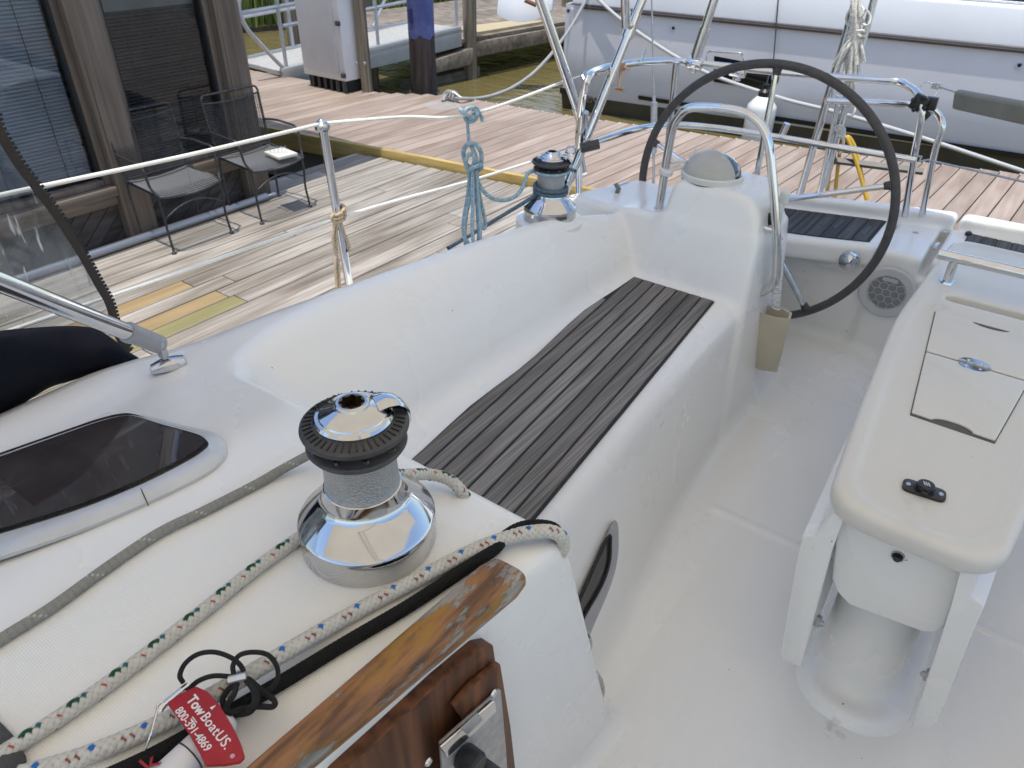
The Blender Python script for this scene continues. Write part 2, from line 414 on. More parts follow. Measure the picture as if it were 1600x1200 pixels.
def nets(fn, lo, hi, h, refine=2):
    lo = np.array(lo, float); n = np.ceil((np.array(hi)-lo)/h).astype(int)+1
    ax = [lo[i]+h*np.arange(n[i]) for i in range(3)]
    V = fn(ax[0][:, None, None], ax[1][None, :, None], ax[2][None, None, :]).astype(np.float32)
    V = np.broadcast_to(V, n).copy()
    s = V < 0
    cnt = np.zeros(n-1, np.int8)
    for i in (0, 1):
        for j in (0, 1):
            for k in (0, 1):
                cnt += s[i:n[0]-1+i, j:n[1]-1+j, k:n[2]-1+k]
    act = (cnt > 0) & (cnt < 8)
    C = np.argwhere(act); idx = -np.ones(n-1, np.int32); idx[act] = np.arange(len(C))
    corners = np.array([(i, j, k) for i in (0, 1) for j in (0, 1) for k in (0, 1)])
    val = np.stack([V[C[:, 0]+a, C[:, 1]+b, C[:, 2]+c] for a, b, c in corners], 1)
    acc = np.zeros((len(C), 3)); num = np.zeros(len(C))
    for p in range(8):
        for q in range(p+1, 8):
            if np.abs(corners[p]-corners[q]).sum() != 1: continue
            a, b = val[:, p], val[:, q]; m = (a < 0) != (b < 0)
            t = np.where(m, a/np.where(m, a-b, 1), 0)
            pt = corners[p]+t[:, None]*(corners[q]-corners[p])
            acc += pt*m[:, None]; num += m
    P = lo+h*(C+acc/num[:, None])
    Fs = []
    for d in range(3):
        a, b = [(1, 2), (2, 0), (0, 1)][d]
        sl0 = [slice(None)]*3; sl1 = [slice(None)]*3
        sl0[d] = slice(0, n[d]-1); sl1[d] = slice(1, n[d])
        ch = s[tuple(sl0)] != s[tuple(sl1)]
        E = np.argwhere(ch)
        E = E[(E[:, a] > 0) & (E[:, b] > 0) & (E[:, a] < n[a]-1) & (E[:, b] < n[b]-1)]
        if not len(E): continue
        def cell(da, db):
            c = E.copy(); c[:, a] -= da; c[:, b] -= db; return idx[c[:, 0], c[:, 1], c[:, 2]]
        q = np.stack([cell(1, 1), cell(0, 1), cell(0, 0), cell(1, 0)], 1)
        neg = s[E[:, 0], E[:, 1], E[:, 2]]
        q[~neg] = q[~neg][:, ::-1]
        Fs.append(q)
    Fq = np.concatenate(Fs); Fq = Fq[(Fq >= 0).all(1)]
    e = h*.2
    for _ in range(refine):
        f0 = fn(P[:, 0], P[:, 1], P[:, 2])
        G = np.stack([fn(P[:, 0]+e*(i == 0), P[:, 1]+e*(i == 1), P[:, 2]+e*(i == 2))-f0 for i in range(3)], 1)/e
        g2 = np.maximum((G**2).sum(1), .05)
        step = -G*(f0/g2)[:, None]
        l = np.linalg.norm(step, axis=1); step *= np.minimum(1, .6*h/np.maximum(l, 1e-9))[:, None]
        P = P+step
    return P, Fq

# ------------------------------------------------------------------ braided rope: real crossing strands, flecks woven in
def braid(path, r, colors, n=8, pitch=None, parent=None, name='rope', mat_=None, ring=40, ds=.0011, depth=.20):
    """colors(a, b, fam) -> rgb for the strand cell; two helical strand families cross over and under"""
    pitch = pitch or 2*PI*r*1.0
    P = resample(path, ds); A = np.array([list(p) for p in P])
    for _ in range(2): A[1:-1] = (A[:-2]+2*A[1:-1]+A[2:])/4
    T = np.gradient(A, axis=0); T /= np.linalg.norm(T, axis=1)[:, None]
    u = np.cross(T[0], [0, 0, 1.0]); u = np.cross(u, T[0]) if np.linalg.norm(u) > .1 else np.array([1., 0, 0]); u /= np.linalg.norm(u)
    U = []
    for t in T:
        u = u-t*u.dot(t); u /= np.linalg.norm(u); U.append(u)
    U = np.array(U); W = np.cross(T, U)
    seg = np.r_[0, np.cumsum(np.linalg.norm(np.diff(A, axis=0), axis=1))]
    th = 2*PI*np.arange(ring)/ring
    ll = seg[:, None]/pitch*n; aa = th[None, :]/(2*PI)*n
    a = ll+aa; b = ll-aa
    fa, fb = np.floor(a).astype(int), np.floor(b).astype(int); ra, rb = a-fa, b-fb
    over = ((fa+fb) % 2 == 0)
    across = np.where(over, ra, rb)              # position across the visible strand
    along = np.where(over, rb, ra)
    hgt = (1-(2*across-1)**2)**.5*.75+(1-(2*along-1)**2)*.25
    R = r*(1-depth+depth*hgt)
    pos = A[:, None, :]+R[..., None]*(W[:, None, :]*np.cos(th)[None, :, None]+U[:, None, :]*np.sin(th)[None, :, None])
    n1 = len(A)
    col = colors(fa, fb, over, across)*(.42+.58*np.clip(hgt*1.5, 0, 1))[..., None]  # shade between strands put into the colour: low gaps are darkened
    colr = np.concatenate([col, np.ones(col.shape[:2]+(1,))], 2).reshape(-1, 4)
    i = np.arange(n1-1)[:, None]*ring; k = np.arange(ring)[None, :]; k2 = (k+1) % ring
    Fq = np.stack([i+k, i+ring+k, i+ring+k2, i+k2], -1).reshape(-1, 4)
    return raw(name, pos.reshape(-1, 3), Fq, mat_, parent, colr)
def palette(base, flecks, n=8, jitter=.06):
    """flecks: list of (strand index, family over?, rgb)"""
    base = np.array(base)
    def fn(fa, fb, over, across):
        rnd = ((fa*73856093) ^ (fb*19349663)) % 997/997.0
        c = base[None, None, :]*(1-jitter+2*jitter*rnd)[..., None]
        for fl in flecks:
            idx, per, fam, rgb = fl[:4]
            sel = None
            if isinstance(idx, tuple): idx, sel = idx[0], idx[1:]
            m = ((fa if fam else fb) % per == idx) & (over == bool(fam))
            if sel is not None: m = m & np.isin((fb if fam else fa) % per, sel)
            if len(fl) > 4: m = m & (np.abs(across-.5) < fl[4])
            c = np.where(m[..., None], np.array(rgb), c)
        return c
    return fn
def text_mesh(s, size, origin_, ux, uy, mat_, parent, name='lettering', depth=.0006, bold=0, align='LEFT', space=1.0):
    cu = bpy.data.curves.new('txt', 'FONT'); cu.body = s; cu.size = size; cu.extrude = depth; cu.offset = bold; cu.align_x = align; cu.space_character = space
    to = bpy.data.objects.new('txt', cu); COL.objects.link(to)
    dg = bpy.context.evaluated_depsgraph_get(); dg.update()
    me = bpy.data.meshes.new_from_object(to.evaluated_get(dg)); bpy.data.objects.remove(to)
    ux = Vector(ux).normalized(); uy = (Vector(uy)-ux*Vector(uy).dot(ux)).normalized(); uz = ux.cross(uy)
    M = Matrix((ux, uy, uz)).transposed(); off = origin(parent) if parent is not None else Vector((0, 0, 0))
    for v in me.vertices: v.co = Vector(origin_)+M@v.co-off
    me.name = name; me.materials.clear(); me.materials.append(mat_)
    o = bpy.data.objects.new(name, me); COL.objects.link(o)
    if parent is not None: o.parent = parent
    return o
# ================================================================== materials used on the boat
XC = .03                                               # centreline of the boat
M = {}
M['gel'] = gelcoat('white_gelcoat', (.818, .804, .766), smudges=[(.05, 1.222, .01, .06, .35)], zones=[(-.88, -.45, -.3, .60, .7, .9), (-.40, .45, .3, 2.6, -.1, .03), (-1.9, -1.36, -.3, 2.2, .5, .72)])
M['table_gel'] = gelcoat('table_gelcoat', (.66, .63, .565), smudges=[(-.10, 2.2, .63, .07, .16), (.02, 1.3, .63, .07, .10)], zones=[(-.25, .3, 1.2, 2.2, .60, .66)], rough=.35, period=.005)
M['chrome'] = mat('polished_chrome', (.58, .585, .60), .10, 1, col2=(.52, .525, .54), scale=14, lo=.5, hi=.75, rvar=.03)
M['steel'] = mat('stainless_steel', (.70, .70, .71), .12, 1, col2=(.55, .54, .52), scale=9, lo=.45, hi=.8, rvar=.04)
M['satin'] = mat('satin_steel', (.55, .55, .56), .32, 1, bump=.5, bscale=900, col2=(.42, .42, .43), scale=60)
M['drum'] = mat('knurled_drum_metal', (.52, .53, .54), .36, 1, bump=.8, bscale=420, col2=(.43, .44, .455), scale=260, lo=.4, hi=.6)
M['rubber'] = mat('dark_grey_plastic', (.040, .040, .042), .45, col2=(.06, .06, .062), scale=30, bump=.12, bscale=600)
M['black'] = mat('black_plastic', (.012, .012, .013), .38, col2=(.02, .02, .02), scale=40)
M['gasket'] = mat('black_gasket', (.010, .010, .010), .6)
M['leather'] = mat('grey_wheel_grip', (.075, .070, .070), .62, col2=(.055, .052, .052), scale=35, bump=.3, bscale=300)
M['canvas'] = mat('navy_canvas', (.006, .007, .013), .95, bump=.5, bscale=700, col2=(.010, .011, .018), scale=5, spec=.15)
M['beige_plastic'] = mat('beige_plastic', (.50, .46, .36), .5, col2=(.44, .40, .31), scale=6)
M['white_plastic'] = mat('white_plastic', (.70, .70, .67), .42, col2=(.62, .62, .58), scale=7)
M['grey_plastic'] = mat('grey_frame_plastic', (.38, .39, .40), .42, col2=(.33, .34, .35), scale=9)
M['teak'] = planks('weathered_teak', (.135, .124, .114), (.275, .256, .236), 1, rough=.75, island=.20, fine=240, bump=.35, dirt=(.50, .49, .48), ratio=.011)
M['teak_dark'] = planks('wet_dark_teak', (.022, .021, .021), (.10, .093, .088), 1, rough=.55, island=.25, fine=190, bump=.7, dirt=(.25, .24, .23), ratio=.012)
M['caulk'] = mat('black_caulk', (.012, .012, .012), .7)
M['smoke'] = glassy('smoked_acrylic', (.20, .17, .17), .03, .02)

# ================================================================== the sailing boat: one moulded shell, then its parts
boat = thing('sailboat', 'white sailing boat with the grey steering wheel, teak benches and chrome winches in the foreground', 'sailboat', (XC, 1.5, -.95))

_xf0 = Lut([.3, .6, 1.13, 1.36, 1.68, 2.06, 2.48, 2.9], [-.41, -.435, -.479, -.527, -.566, -.598, -.612, -.615], .12)
_xf1 = Lut([.3, .6, 1.05, 1.5, 1.95, 2.35, 2.9], [-.60, -.612, -.628, -.648, -.660, -.668, -.672], .12)
_cab = Lut([-.2, -.95, -1.0, -1.38, -1.44, -1.49, -1.54, -1.60, -1.68, -1.95], [.80, .80, .795, .697, .690, .700, .700, .672, .60, .54], .022)
_coam = Lut([.6, .06, .0, -.06, -.13, -.22, -.42], [.745, .745, .742, .715, .63, .55, .50], .022)
_xo = Lut([.3, .76, 1.15, 1.5, 1.81, 2.25, 2.8], [-1.50, -1.415, -1.345, -1.290, -1.235, -1.165, -1.10], .12)
_aftz = Lut([1.0, 1.9, 2.12, 2.30, 2.5, 2.62, 3.4], [.0, .0, -.05, -.10, -.12, -.165, -.175], .05)
_xb = Lut([.3, .98, 1.5, 2.15, 2.6], [-1.085, -1.095, -1.10, -1.085, -1.07], .12)
_yr = Lut([-1.0, -.85, -.44, -.2, .03], [3.12, 3.17, 3.295, 3.36, 3.39], .04)
_ysf = Lut([-1.0, -.77, -.6, -.42, -.3], [2.80, 2.835, 2.89, 2.965, 2.99], .04)

_xe = Lut([-.5, 1.2, 1.6, 2.0, 2.3, 2.6, 3.5], [-1.73, -1.69, -1.62, -1.53, -1.45, -1.40, -1.35], .12)
_ys = Lut([-1.7, -1.45, -1.37, -1.28, -1.18, -1.0, -.85, -.44, -.2, .1], [2.0, 2.25, 2.52, 2.70, 2.86, 3.06, 3.225, 3.37, 3.44, 3.46], .03)
def deck_sdf(x, y, z):
    # side deck, coachroof and coaming, as one flowing top surface
    w = sstep(.52, .95, y)
    co = _coam(x-_xo(y))+_aftz(y)*sstep(-1.42, -1.28, x)
    hd = (1-w)*_cab(x+0*y)+w*co
    top = (z-hd)*.88
    # cockpit well cut out of it
    t = z-.44
    xb = _xb(y)-.42*t-.28*np.maximum(t, 0)*sstep(.0, .30, t)
    v = smax((xb-x)*.9, (.70+.30*(.78-z))-y, .12)
    v = smax(v, y-(2.25+.34*t), .02)
    wall = (-.40+.09*(y-.57))-x
    v = smin(v, wall, .035)
    v = smin(v, smax(-.93-x, 2.0-y, .03), .03)
    d = smax(top, -v, .028+.045*sstep(.75, 1.25, y)*(1-sstep(1.75, 2.15, y))+0*z)
    # bench
    xf = _xf0(y)+(_xf1(y)-_xf0(y))*np.clip(z/.42, -.1, 1.3)
    bench = smax(z-.44, (x-xf)*.92, .07); bench = smax(bench, y-2.5, .02)
    d = smin(d, bench, .05)
    # end wall of the bench and helm pedestal
    yw = 2.25+.34*t
    xr = -.705+.085*(.78-z)/.67
    ew = smax(smax(z-.635, yw-y, .022), smax(y-2.66, x-xr, .02), .025)
    xl = -1.035+.10*(z-.62)
    ped = smax(smax(smax(z-.772, x-xr, .10), xl-x, .04), smax(yw-.012-y, y-2.60, .02), .026)
    d = smin(d, smin(ew, ped, .045), .028)
    # quarter deck, helm well, aft wall
    q = smax(smax(z-.575, x+.93, .03), np.maximum(2.3-y, y-3.36), .03)
    d = smin(d, q, .02)
    aw = smax(smax(z-.39, 2.97-y, .03), y-3.36, .03)+0*x
    d = smin(d, aw, .05)
    pil = smax(smax(z-.468, np.abs(x+.33)-.078, .018), np.maximum(2.955-y, y-3.36), .03)
    d = smin(d, pil, .02)
    seat = smax(smax(np.abs(z-.425)-.045, _ysf(x+0*y)-y, .03), smax(x+.418, y-3.36, .02), .025)
    d = smin(d, seat, .012)
    gate = smax(smax(z-.468, 2.975-y, .03), np.maximum(-.222-x, y-3.36), .02)
    d = smin(d, gate, .008)
    rim = smax(smax(z-.522, _yr(x+0*y)-y, .02), np.maximum(y-3.50, np.abs(x+1.2)-.985+0*y), .03)
    rim2 = smax(smax(z-.522, _yr(x+0*y)-y, .02), np.maximum(y-3.50, -.203-x), .03)
    d = smin(d, smin(rim, rim2, .002), .02)
    d = smax(d, _xe(y+0*x)-x, .03)
    d = smax(d, y-_ys(x+0*y), .03)
    # cockpit sole with its raised foot ramp by the wheel
    sole = z-.0045*np.exp(-((y-1.74)/.014)**2)*sstep(-.50, -.46, x)-.035*sstep(2.60, 2.86, y+.25*(x+.4))*sstep(-.25, -.35, x)
    d = smin(d, sole, .045)
    return d
P, Q = nets(deck_sdf, (-1.95, -.36, -.06), (XC+.012, 3.56, .90), .0085)
P[:, 0] = np.minimum(P[:, 0], XC)
P2 = P.copy(); P2[:, 0] = 2*XC-P2[:, 0]
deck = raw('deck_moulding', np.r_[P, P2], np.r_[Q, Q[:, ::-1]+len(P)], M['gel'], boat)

# topsides below the deck edge
mb = MB()
for sgn in (-1, 1):
    rows = []
    for y in np.linspace(-.36, 2.25, 12):
        xe = XC-float(_xe(y))-.012
        rows.append([Vector((XC+sgn*(xe-.0), y, .46)), Vector((XC+sgn*xe, y, .42)), Vector((XC+sgn*(xe-.02), y, .1)), Vector((XC+sgn*(xe-.12), y, -.5)), Vector((XC+sgn*(xe-.35), y, -1.05))])
    mb.sheet(rows, (-.03*sgn, 0, 0))
sx_ = [(x, float(_ys(x))-.025) for x in np.linspace(-1.44, XC, 14)]; sx_ += [(2*XC-x, y) for x, y in sx_[::-1][1:]]
mb.sheet([[Vector((x, y, .44)), Vector((x, y, .1)), Vector((XC+(x-XC)*.97, y-.05, -.5)), Vector((XC+(x-XC)*.9, y-.2, -1.05))] for x, y in sx_], (0, -.03, 0))
obj('hull', mb, M['gel'], boat, fix=True)

# ---------------------------------------------------------------- teak on the bench
def slats(name, yr0, yr1, xr_f, xl_f, w, z, gap, mats, thick=.009, ny=14, parent=boat, lab=None, ny0=None):
    cb = MB(); tb = MB()
    ys = np.linspace(yr0, yr1, ny)
    L = [xl_f(y) for y in ys]; Rr = [xr_f(y) for y in ys]
    base = [Vector((L[i]-.003, y, z)) for i, y in enumerate(ys)]+[Vector((Rr[i]+.003, ys[i], z)) for i in range(ny-1, -1, -1)]
    cb.prism(base, (0, 0, thick-.002))
    i = 0
    while i < 60:
        pts_r, pts_l = [], []
        for j, y in enumerate(ys):
            xr = Rr[j]-w*i-gap/2; xl = max(L[j], Rr[j]-w*(i+1)+gap/2)
            if xr-xl > .004: pts_r.append(Vector((xr, y, z))); pts_l.append(Vector((xl, y, z)))
        if len(pts_r) < 2: break
        tb.prism(pts_l+pts_r[::-1], (0, 0, thick)); i += 1
    c = obj(name, cb, M['caulk'], parent, label=lab)
    obj('teak_strips', tb, mats, c, bevel=.0012, seg=1)
    return c
ZS = .4385
_xl = [PZ(x, y, ZS+.008) for x, y in [(618, 742), (637, 726), (737, 632), (825, 568), (912, 485), (973, 446)]]
_xlL = Lut([p.y for p in _xl], [p.x for p in _xl], .05)
_a, _b = PZ(830, 813, ZS+.008), PZ(1115, 470, ZS+.008)
bench_xr = lambda y: _a.x+(_b.x-_a.x)*(y-_a.y)/(_b.y-_a.y)
bt = slats('bench_teak', .80, _b.y, bench_xr, lambda y: float(_xlL(y)), .0445, ZS, .0068, M['teak'], lab='weathered grey teak slats on the cockpit bench')

# teak on the aft seat (curved) and on the gate seat
def cross_slats(name, xs, yf, yb, z, w, mats, lab, holes=False):
    cb = MB(); tb = MB(); th = .008
    n = 14; X = np.linspace(xs[0], xs[1], n)
    cb.prism([Vector((x, yf(x), z)) for x in X]+[Vector((x, yb(x), z)) for x in X[::-1]], (0, 0, th-.002))
    x = xs[0]
    while x < xs[1]-.01:
        x1 = min(x+w, xs[1]); a, b = x+.0025, x1-.0025
        tb.prism([Vector((a, yf(a), z)), Vector((b, yf(b), z)), Vector((b, yb(b), z)), Vector((a, yb(a), z))], (0, 0, th)); x += w
    c = obj(name, cb, M['caulk'], boat, label=lab)
    obj('teak_strips', tb, mats, c, bevel=.0012, seg=1)
    return c
ast = cross_slats('aft_seat_teak', (-.90, -.452), lambda x: float(_ysf(x))+.045, lambda x: float(_yr(x))-.022, .4665, .055, M['teak_dark'], 'dark wet teak slats on the curved helm seat')
cross_slats('gate_seat_teak', (-.155, .22), lambda x: 3.02, lambda x: 3.335, .4665, .052, M['teak_dark'], 'dark teak slats on the transom gate seat')
mb = MB()
for k in range(4):
    x = -.66+.055*k
    mb.prism([(x-.007, 3.05, .4745), (x+.007, 3.05, .4745), (x+.011, 3.16, .4745), (x-.003, 3.16, .4745)], (0, 0, .0006))
mb2 = obj('finger_slot', mb, M['black'], ast)
for hy_, hl_ in ((3.13, .07), (3.31, .03)):
    mb = MB(); mb.box((-.236, hy_, .468), (.014, hl_, .012)); obj('gate_hinge', mb, M['steel'], boat, bevel=.003)
mb = MB(); mb.lathe([(.013, 0), (.013, .012), (.006, .018), (.0, .019)], (-.155, 3.325, .466), 14); obj('rubber_stop', mb, M['black'], boat)
mb = MB(); mb.lathe([(.012, 0), (.011, .003), (.0, .004)], (-.33, 3.22, .467), 14); obj('snap_stud', mb, M['satin'], boat)

# chrome push latch, locker face, speaker on the aft wall
RY = Matrix.Rotation(rad(90), 3, 'X')     # lathe axis to face -Y (forward)
p = PY(1327, 407, 2.925)
mb = MB(); mb.lathe([(.0, .030), (.020, .028), (.030, .020), (.032, .010), (.038, .008), (.040, 0)][::-1], p, 28, RY)
obj('locker_latch', mb, M['chrome'], boat)
p = PY(1386, 456, 2.950)
mb = MB(); mb.lathe([(.105, 0), (.105, .008), (.098, .013), (.072, .013), (.068, .008)], p, 48, RY)
sp = obj('speaker', mb, mat('pale_speaker_ring', (.55, .555, .55), .45), boat, label='round white loudspeaker with honeycomb grille')
mb = MB(); mb.lathe([(.068, .004), (.066, .009), (.03, .012), (0, .013)], p, 40, RY); gr = obj('speaker_cone', mb, mat('dark_speaker_mesh', (.24, .245, .25), .7), sp)
mb = MB(); hx = .0175
for i in range(-4, 5):
    for j in range(-4, 5):
        cx = (i+.5*(j % 2))*hx*1.75; cz = j*hx*1.5
        if cx*cx+cz*cz > .058**2: continue
        pts = [Vector((p.x+cx+hx*math.sin(PI/3*k), p.y-.0135, p.z+cz+hx*math.cos(PI/3*k))) for k in range(6)]
        mb.tube(pts, .0016, 5, closed=True)
mb.box((p.x, p.y-.014, p.z+.055), (.055, .004, .014))
obj('honeycomb_grille', mb, mat('pale_honeycomb', (.50, .505, .50), .5), sp)
# round inspection plate half hidden under the seat
p = PY(1286, 396, 2.952); mb = MB(); mb.prism([(p.x+.12*math.cos(a), p.y, p.z+.055*math.sin(a)) for a in np.linspace(PI, 2*PI, 24)], (0, -.007, 0)); obj('inspection_plate', mb, M['white_plastic'], boat)

# little dark screws and snap studs on the mouldings
for (x, y, X) in [(1166, 464, None), (1158, 505, None)]:
    q = PY(x, y, 2.262) if y < 480 else PX(x, y, -.655)
    mb = MB(); mb.ball(q, .0075, 10); obj('snap_stud', mb, M['satin'], boat)
# ================================================================== winches
def winch(base, R, H, parent, label, stripper_ang, lines=True):
    """self-tailing winch: skirt, cone, drum, two toothed jaws, cap with star socket, stripper arm"""
    b = Vector(base); k = R/.0985; h = H/.243
    mb = MB()
    mb.lathe([(.0965*k, 0), (.0985*k, .004*h), (.0985*k, .034*h), (.0992*k, .036*h), (.0992*k, .041*h), (.0985*k, .043*h), (.0985*k, .047*h),
              (.096*k, .051*h), (.066*k, .077*h), (.0605*k, .083*h), (.0565*k, .092*h), (.0548*k, .108*h), (.053*k, .109*h)], b, 72)
    w = obj('winch', mb, M['chrome'], parent, sharp=28, label=label)
    mb = MB(); mb.lathe([(.0530*k, .105*h), (.0522*k, .112*h), (.0515*k, .12*h), (.0505*k, .140*h), (.0515*k, .165*h), (.054*k, .183*h)], b, 64)
    obj('drum', mb, M['drum'], w)
    mb = MB()
    teeth = lambda a, z: 1-.006*(math.cos(a*36) > .2)
    mb.lathe([(.040*k, .174*h), (.056*k, .174*h), (.065*k, .178*h), (.068*k, .183*h), (.0665*k, .187*h), (.045*k, .196*h)], b, 72)
    obj('lower_jaw', mb, M['rubber'], w)
    mb = MB()
    mb.lathe([(.045*k, .196*h), (.066*k, .203*h), (.0715*k, .207*h), (.0725*k, .211*h), (.0715*k, .214*h), (.066*k, .217*h), (.050*k, .221*h), (.03*k, .221*h)], b, 72)
    uj = obj('upper_jaw', mb, M['rubber'], w)
    mb = MB()
    for i in range(44):                                  # moulded ribs
        a = 2*PI*i/44
        if 2.55 < a < 3.55: continue                     # the lettered part of the ring
        c = Vector((math.cos(a), math.sin(a), 0))
        mb.box(b+c*.0612*k+Vector((0, 0, .2192*h)), (.0125*k, .0022*k, .0022*h), Matrix.Rotation(a, 3, 'Z')@Matrix.Rotation(rad(14), 3, 'Y'))
    obj('ribs', mb, mat('rib_plastic', (.022, .022, .023), .5), uj)
    mb = MB()
    for i in range(10):                                  # slanted teeth inside the rope groove
        a = 2*PI*i/10
        mb.box(b+Vector((math.cos(a)*.055*k, math.sin(a)*.055*k, .190*h)), (.026*k, .004*k, .004*h), Matrix.Rotation(a+.6, 3, 'Z')@Matrix.Rotation(rad(-22), 3, 'Y'))
    obj('groove_teeth', mb, M['rubber'], w)
    mb = MB()
    mb.lathe([(.052*k, .218*h), (.0525*k, .224*h), (.050*k, .228*h), (.0455*k, .229*h), (.0445*k, .231*h), (.0255*k, .241*h), (.0235*k, .243*h), (.0225*k, .246*h),
              (.0205*k, .2475*h), (.0172*k, .2477*h)], b, 64, open_end=True)
    cap = obj('cap', mb, M['chrome'], w, sharp=25)
    mb = MB(); star = lambda a, z: 1+.13*math.cos(8*a)
    mb.lathe([(.0, .231*h), (.0140*k, .231*h), (.0150*k, .2470*h), (.0176*k, .2476*h)], b, 64, rfun=lambda a, z: star(a, z) if z < .2474*h else 1, open_end=True)
    obj('handle_socket', mb, mat('socket_bronze', (.16, .12, .08), .4, 1), cap)
    # stripper (line guide) arm: rises from the cap and hooks over the jaws
    a = stripper_ang; d = Vector((math.cos(a), math.sin(a), 0)); t = Vector((-d.y, d.x, 0)); rows = []
    for s_, zz, ww, th in [(.030, .236, .020, .006), (.044, .238, .019, .008), (.058, .234, .015, .009), (.068, .225, .012, .010), (.0745, .213, .010, .010), (.0755, .198, .009, .009)]:
        c = b+d*s_*k+Vector((0, 0, zz*h)); rows.append([c+t*ww*k*math.cos(q)+Vector((0, 0, 1))*th*.5*h*math.sin(q)+d*0 for q in np.linspace(0, 2*PI, 13)])
    mb = MB(); mb.grid(rows); n = len(mb.v); mb.f.append(tuple(range(12))); mb.f.append(tuple(range(n-2, n-14, -1))); mb.m += [0, 0]
    obj('stripper_arm', mb, M['chrome'], cap, fix=True)
    return w, k, h
WB = PZ(578, 838, .80)
W1, k1, h1 = winch((WB.x, WB.y, .7985), .0985, .243, boat, 'large chrome winch with dark ribbed jaws on the coachroof, right in front', rad(62))
# lettering on the jaw ring (worn, part of the maker's mark)
ang = 3.05
for i, ch in enumerate('RETTUC'):
    a = 2.62+.145*i
    c = WB+Vector((math.cos(a)*.0655, math.sin(a)*.0655, 0)); 
    text_mesh(ch, .011, (c.x, c.y, .7985+.2185), Vector((-math.sin(a), math.cos(a), 0)), Vector((-math.cos(a), -math.sin(a), .25)), M['black'], [o for o in boat.children_recursive if o.name.startswith('upper_jaw')][0], 'ring_lettering', .0008)
W2P = Vector((-1.325, 2.04, .655))
W2, k2, h2 = winch(W2P, .090, .225, boat, 'second chrome winch with blue rope wrapped round it, on the coaming by the stern rail', rad(20))
mb = MB(); mb.lathe([(.118, -.06), (.116, .0), (.108, .004), (.0, .004)], (W2P.x, W2P.y, W2P.z-.004), 48); obj('winch_pad', mb, M['gel'], W2)

# ================================================================== smoked window in the coachroof side
def slope_z(x): return .801-.258*(-1.0-x) if x < -1.0 else .801
def on_slope(px, py, dz=0):
    for_z = .76
    for _ in range(30):
        p = PZ(px, py, for_z); for_z = .6*for_z+.4*(slope_z(p.x)+dz)
    return p
outer = [(-90, 905), (0, 876), (120, 835), (230, 790), (310, 752), (345, 728), (356, 706), (345, 684), (322, 672), (285, 664), (240, 652), (205, 647), (170, 650), (100, 672), (0, 706), (-120, 748)]
inner = [(-90, 858), (0, 834), (120, 797), (220, 757), (290, 722), (318, 704), (326, 693), (316, 682), (298, 675), (250, 662), (215, 651), (190, 650), (150, 660), (90, 681), (0, 713), (-120, 754)]
def dens(pts, m=5): return smooth([Vector((a, b, 0)) for a, b in pts], m, closed=True)
O0 = [on_slope(p.x, p.y, -.002) for p in dens(outer)]
O1 = [on_slope(p.x, p.y, .006) for p in dens([((a*.85+c*.15), (b*.85+d*.15)) for (a, b), (c, d) in zip(outer, inner)])]
O2 = [on_slope(p.x, p.y, .014) for p in dens([((a*.5+c*.5), (b*.5+d*.5)) for (a, b), (c, d) in zip(outer, inner)])]
I0 = [on_slope(p.x, p.y, .015) for p in dens(inner)]
I1 = [on_slope(p.x, p.y, .006) for p in dens(inner)]
mb = MB(); mb.grid([O0, O1, O2, I0, I1])
nv = len(O0)
for r_ in range(4): mb.f.append((r_*nv+nv-1, r_*nv, (r_+1)*nv, (r_+1)*nv+nv-1)); mb.m.append(0)
port = obj('portlight', mb, mat('pale_frame_paint', (.58, .59, .60), .32, .15, col2=(.50, .51, .52), scale=6), boat, label='long smoked portlight in a pale grey frame on the coachroof side', fix=True, sharp=50)
mb = MB(); cI = sum(I1, Vector())/nv
G2 = [p+(cI-p).normalized()*.006 for p in I0]
mb.grid([I0, G2]); mb.f.append((nv-1, 0, nv, 2*nv-1)); mb.m.append(0)
mb.v = [(v[0], v[1], v[2]-.001) for v in mb.v]
obj('window_gasket', mb, M['gasket'], port, fix=True)
mb = MB(); mb.prism([p+(cI-p).normalized()*.005+Vector((0, 0, .0055)) for p in I1], (0, 0, .003)); obj('window_pane', mb, mat('smoked_pane', (.040, .032, .031), .05, col2=(.085, .072, .070), scale=2.2, lo=.45, hi=.7, spec=.25), port)
mb = MB(); q0, q1 = on_slope(215, 752, .013), on_slope(232, 790, .0165); mb.tube([q0, q1], .0008, 6); obj('frame_joint', mb, M['gasket'], port)

# portlight low in the bench face
def bx(y, z): return float(_xf0(y))+(float(_xf1(y))-float(_xf0(y)))*z/.42
def on_bench(px, py, out=0):
    x = -.52
    for _ in range(40):
        p = PX(px, py, x); x = .6*x+.4*(bx(p.y, p.z)+out)
    return p
bo = [(893, 985), (910, 930), (930, 880), (945, 845), (955, 818), (962, 812), (967, 825), (966, 870), (955, 915), (930, 975), (905, 1030)]
bi = [(893, 970), (912, 920), (930, 880), (944, 848), (951, 838), (954, 838), (954, 848), (952, 880), (940, 915), (912, 965), (897, 1000)]
A0 = [on_bench(p.x, p.y, -.004) for p in dens(bo)]; A1 = [on_bench(p.x, p.y, .012) for p in dens([((a*.8+c*.2), (b*.8+d*.2)) for (a, b), (c, d) in zip(bo, bi)])]
B0 = [on_bench(p.x, p.y, .012) for p in dens(bi)]; B1 = [on_bench(p.x, p.y, .002) for p in dens(bi)]
mb = MB(); mb.grid([A0, A1, B0, B1]); nv = len(A0)
for r_ in range(3): mb.f.append((r_*nv+nv-1, r_*nv, (r_+1)*nv, (r_+1)*nv+nv-1)); mb.m.append(0)
bp_ = obj('bench_portlight', mb, M['grey_plastic'], boat, label='small dark portlight low in the bench front', fix=True, sharp=50)
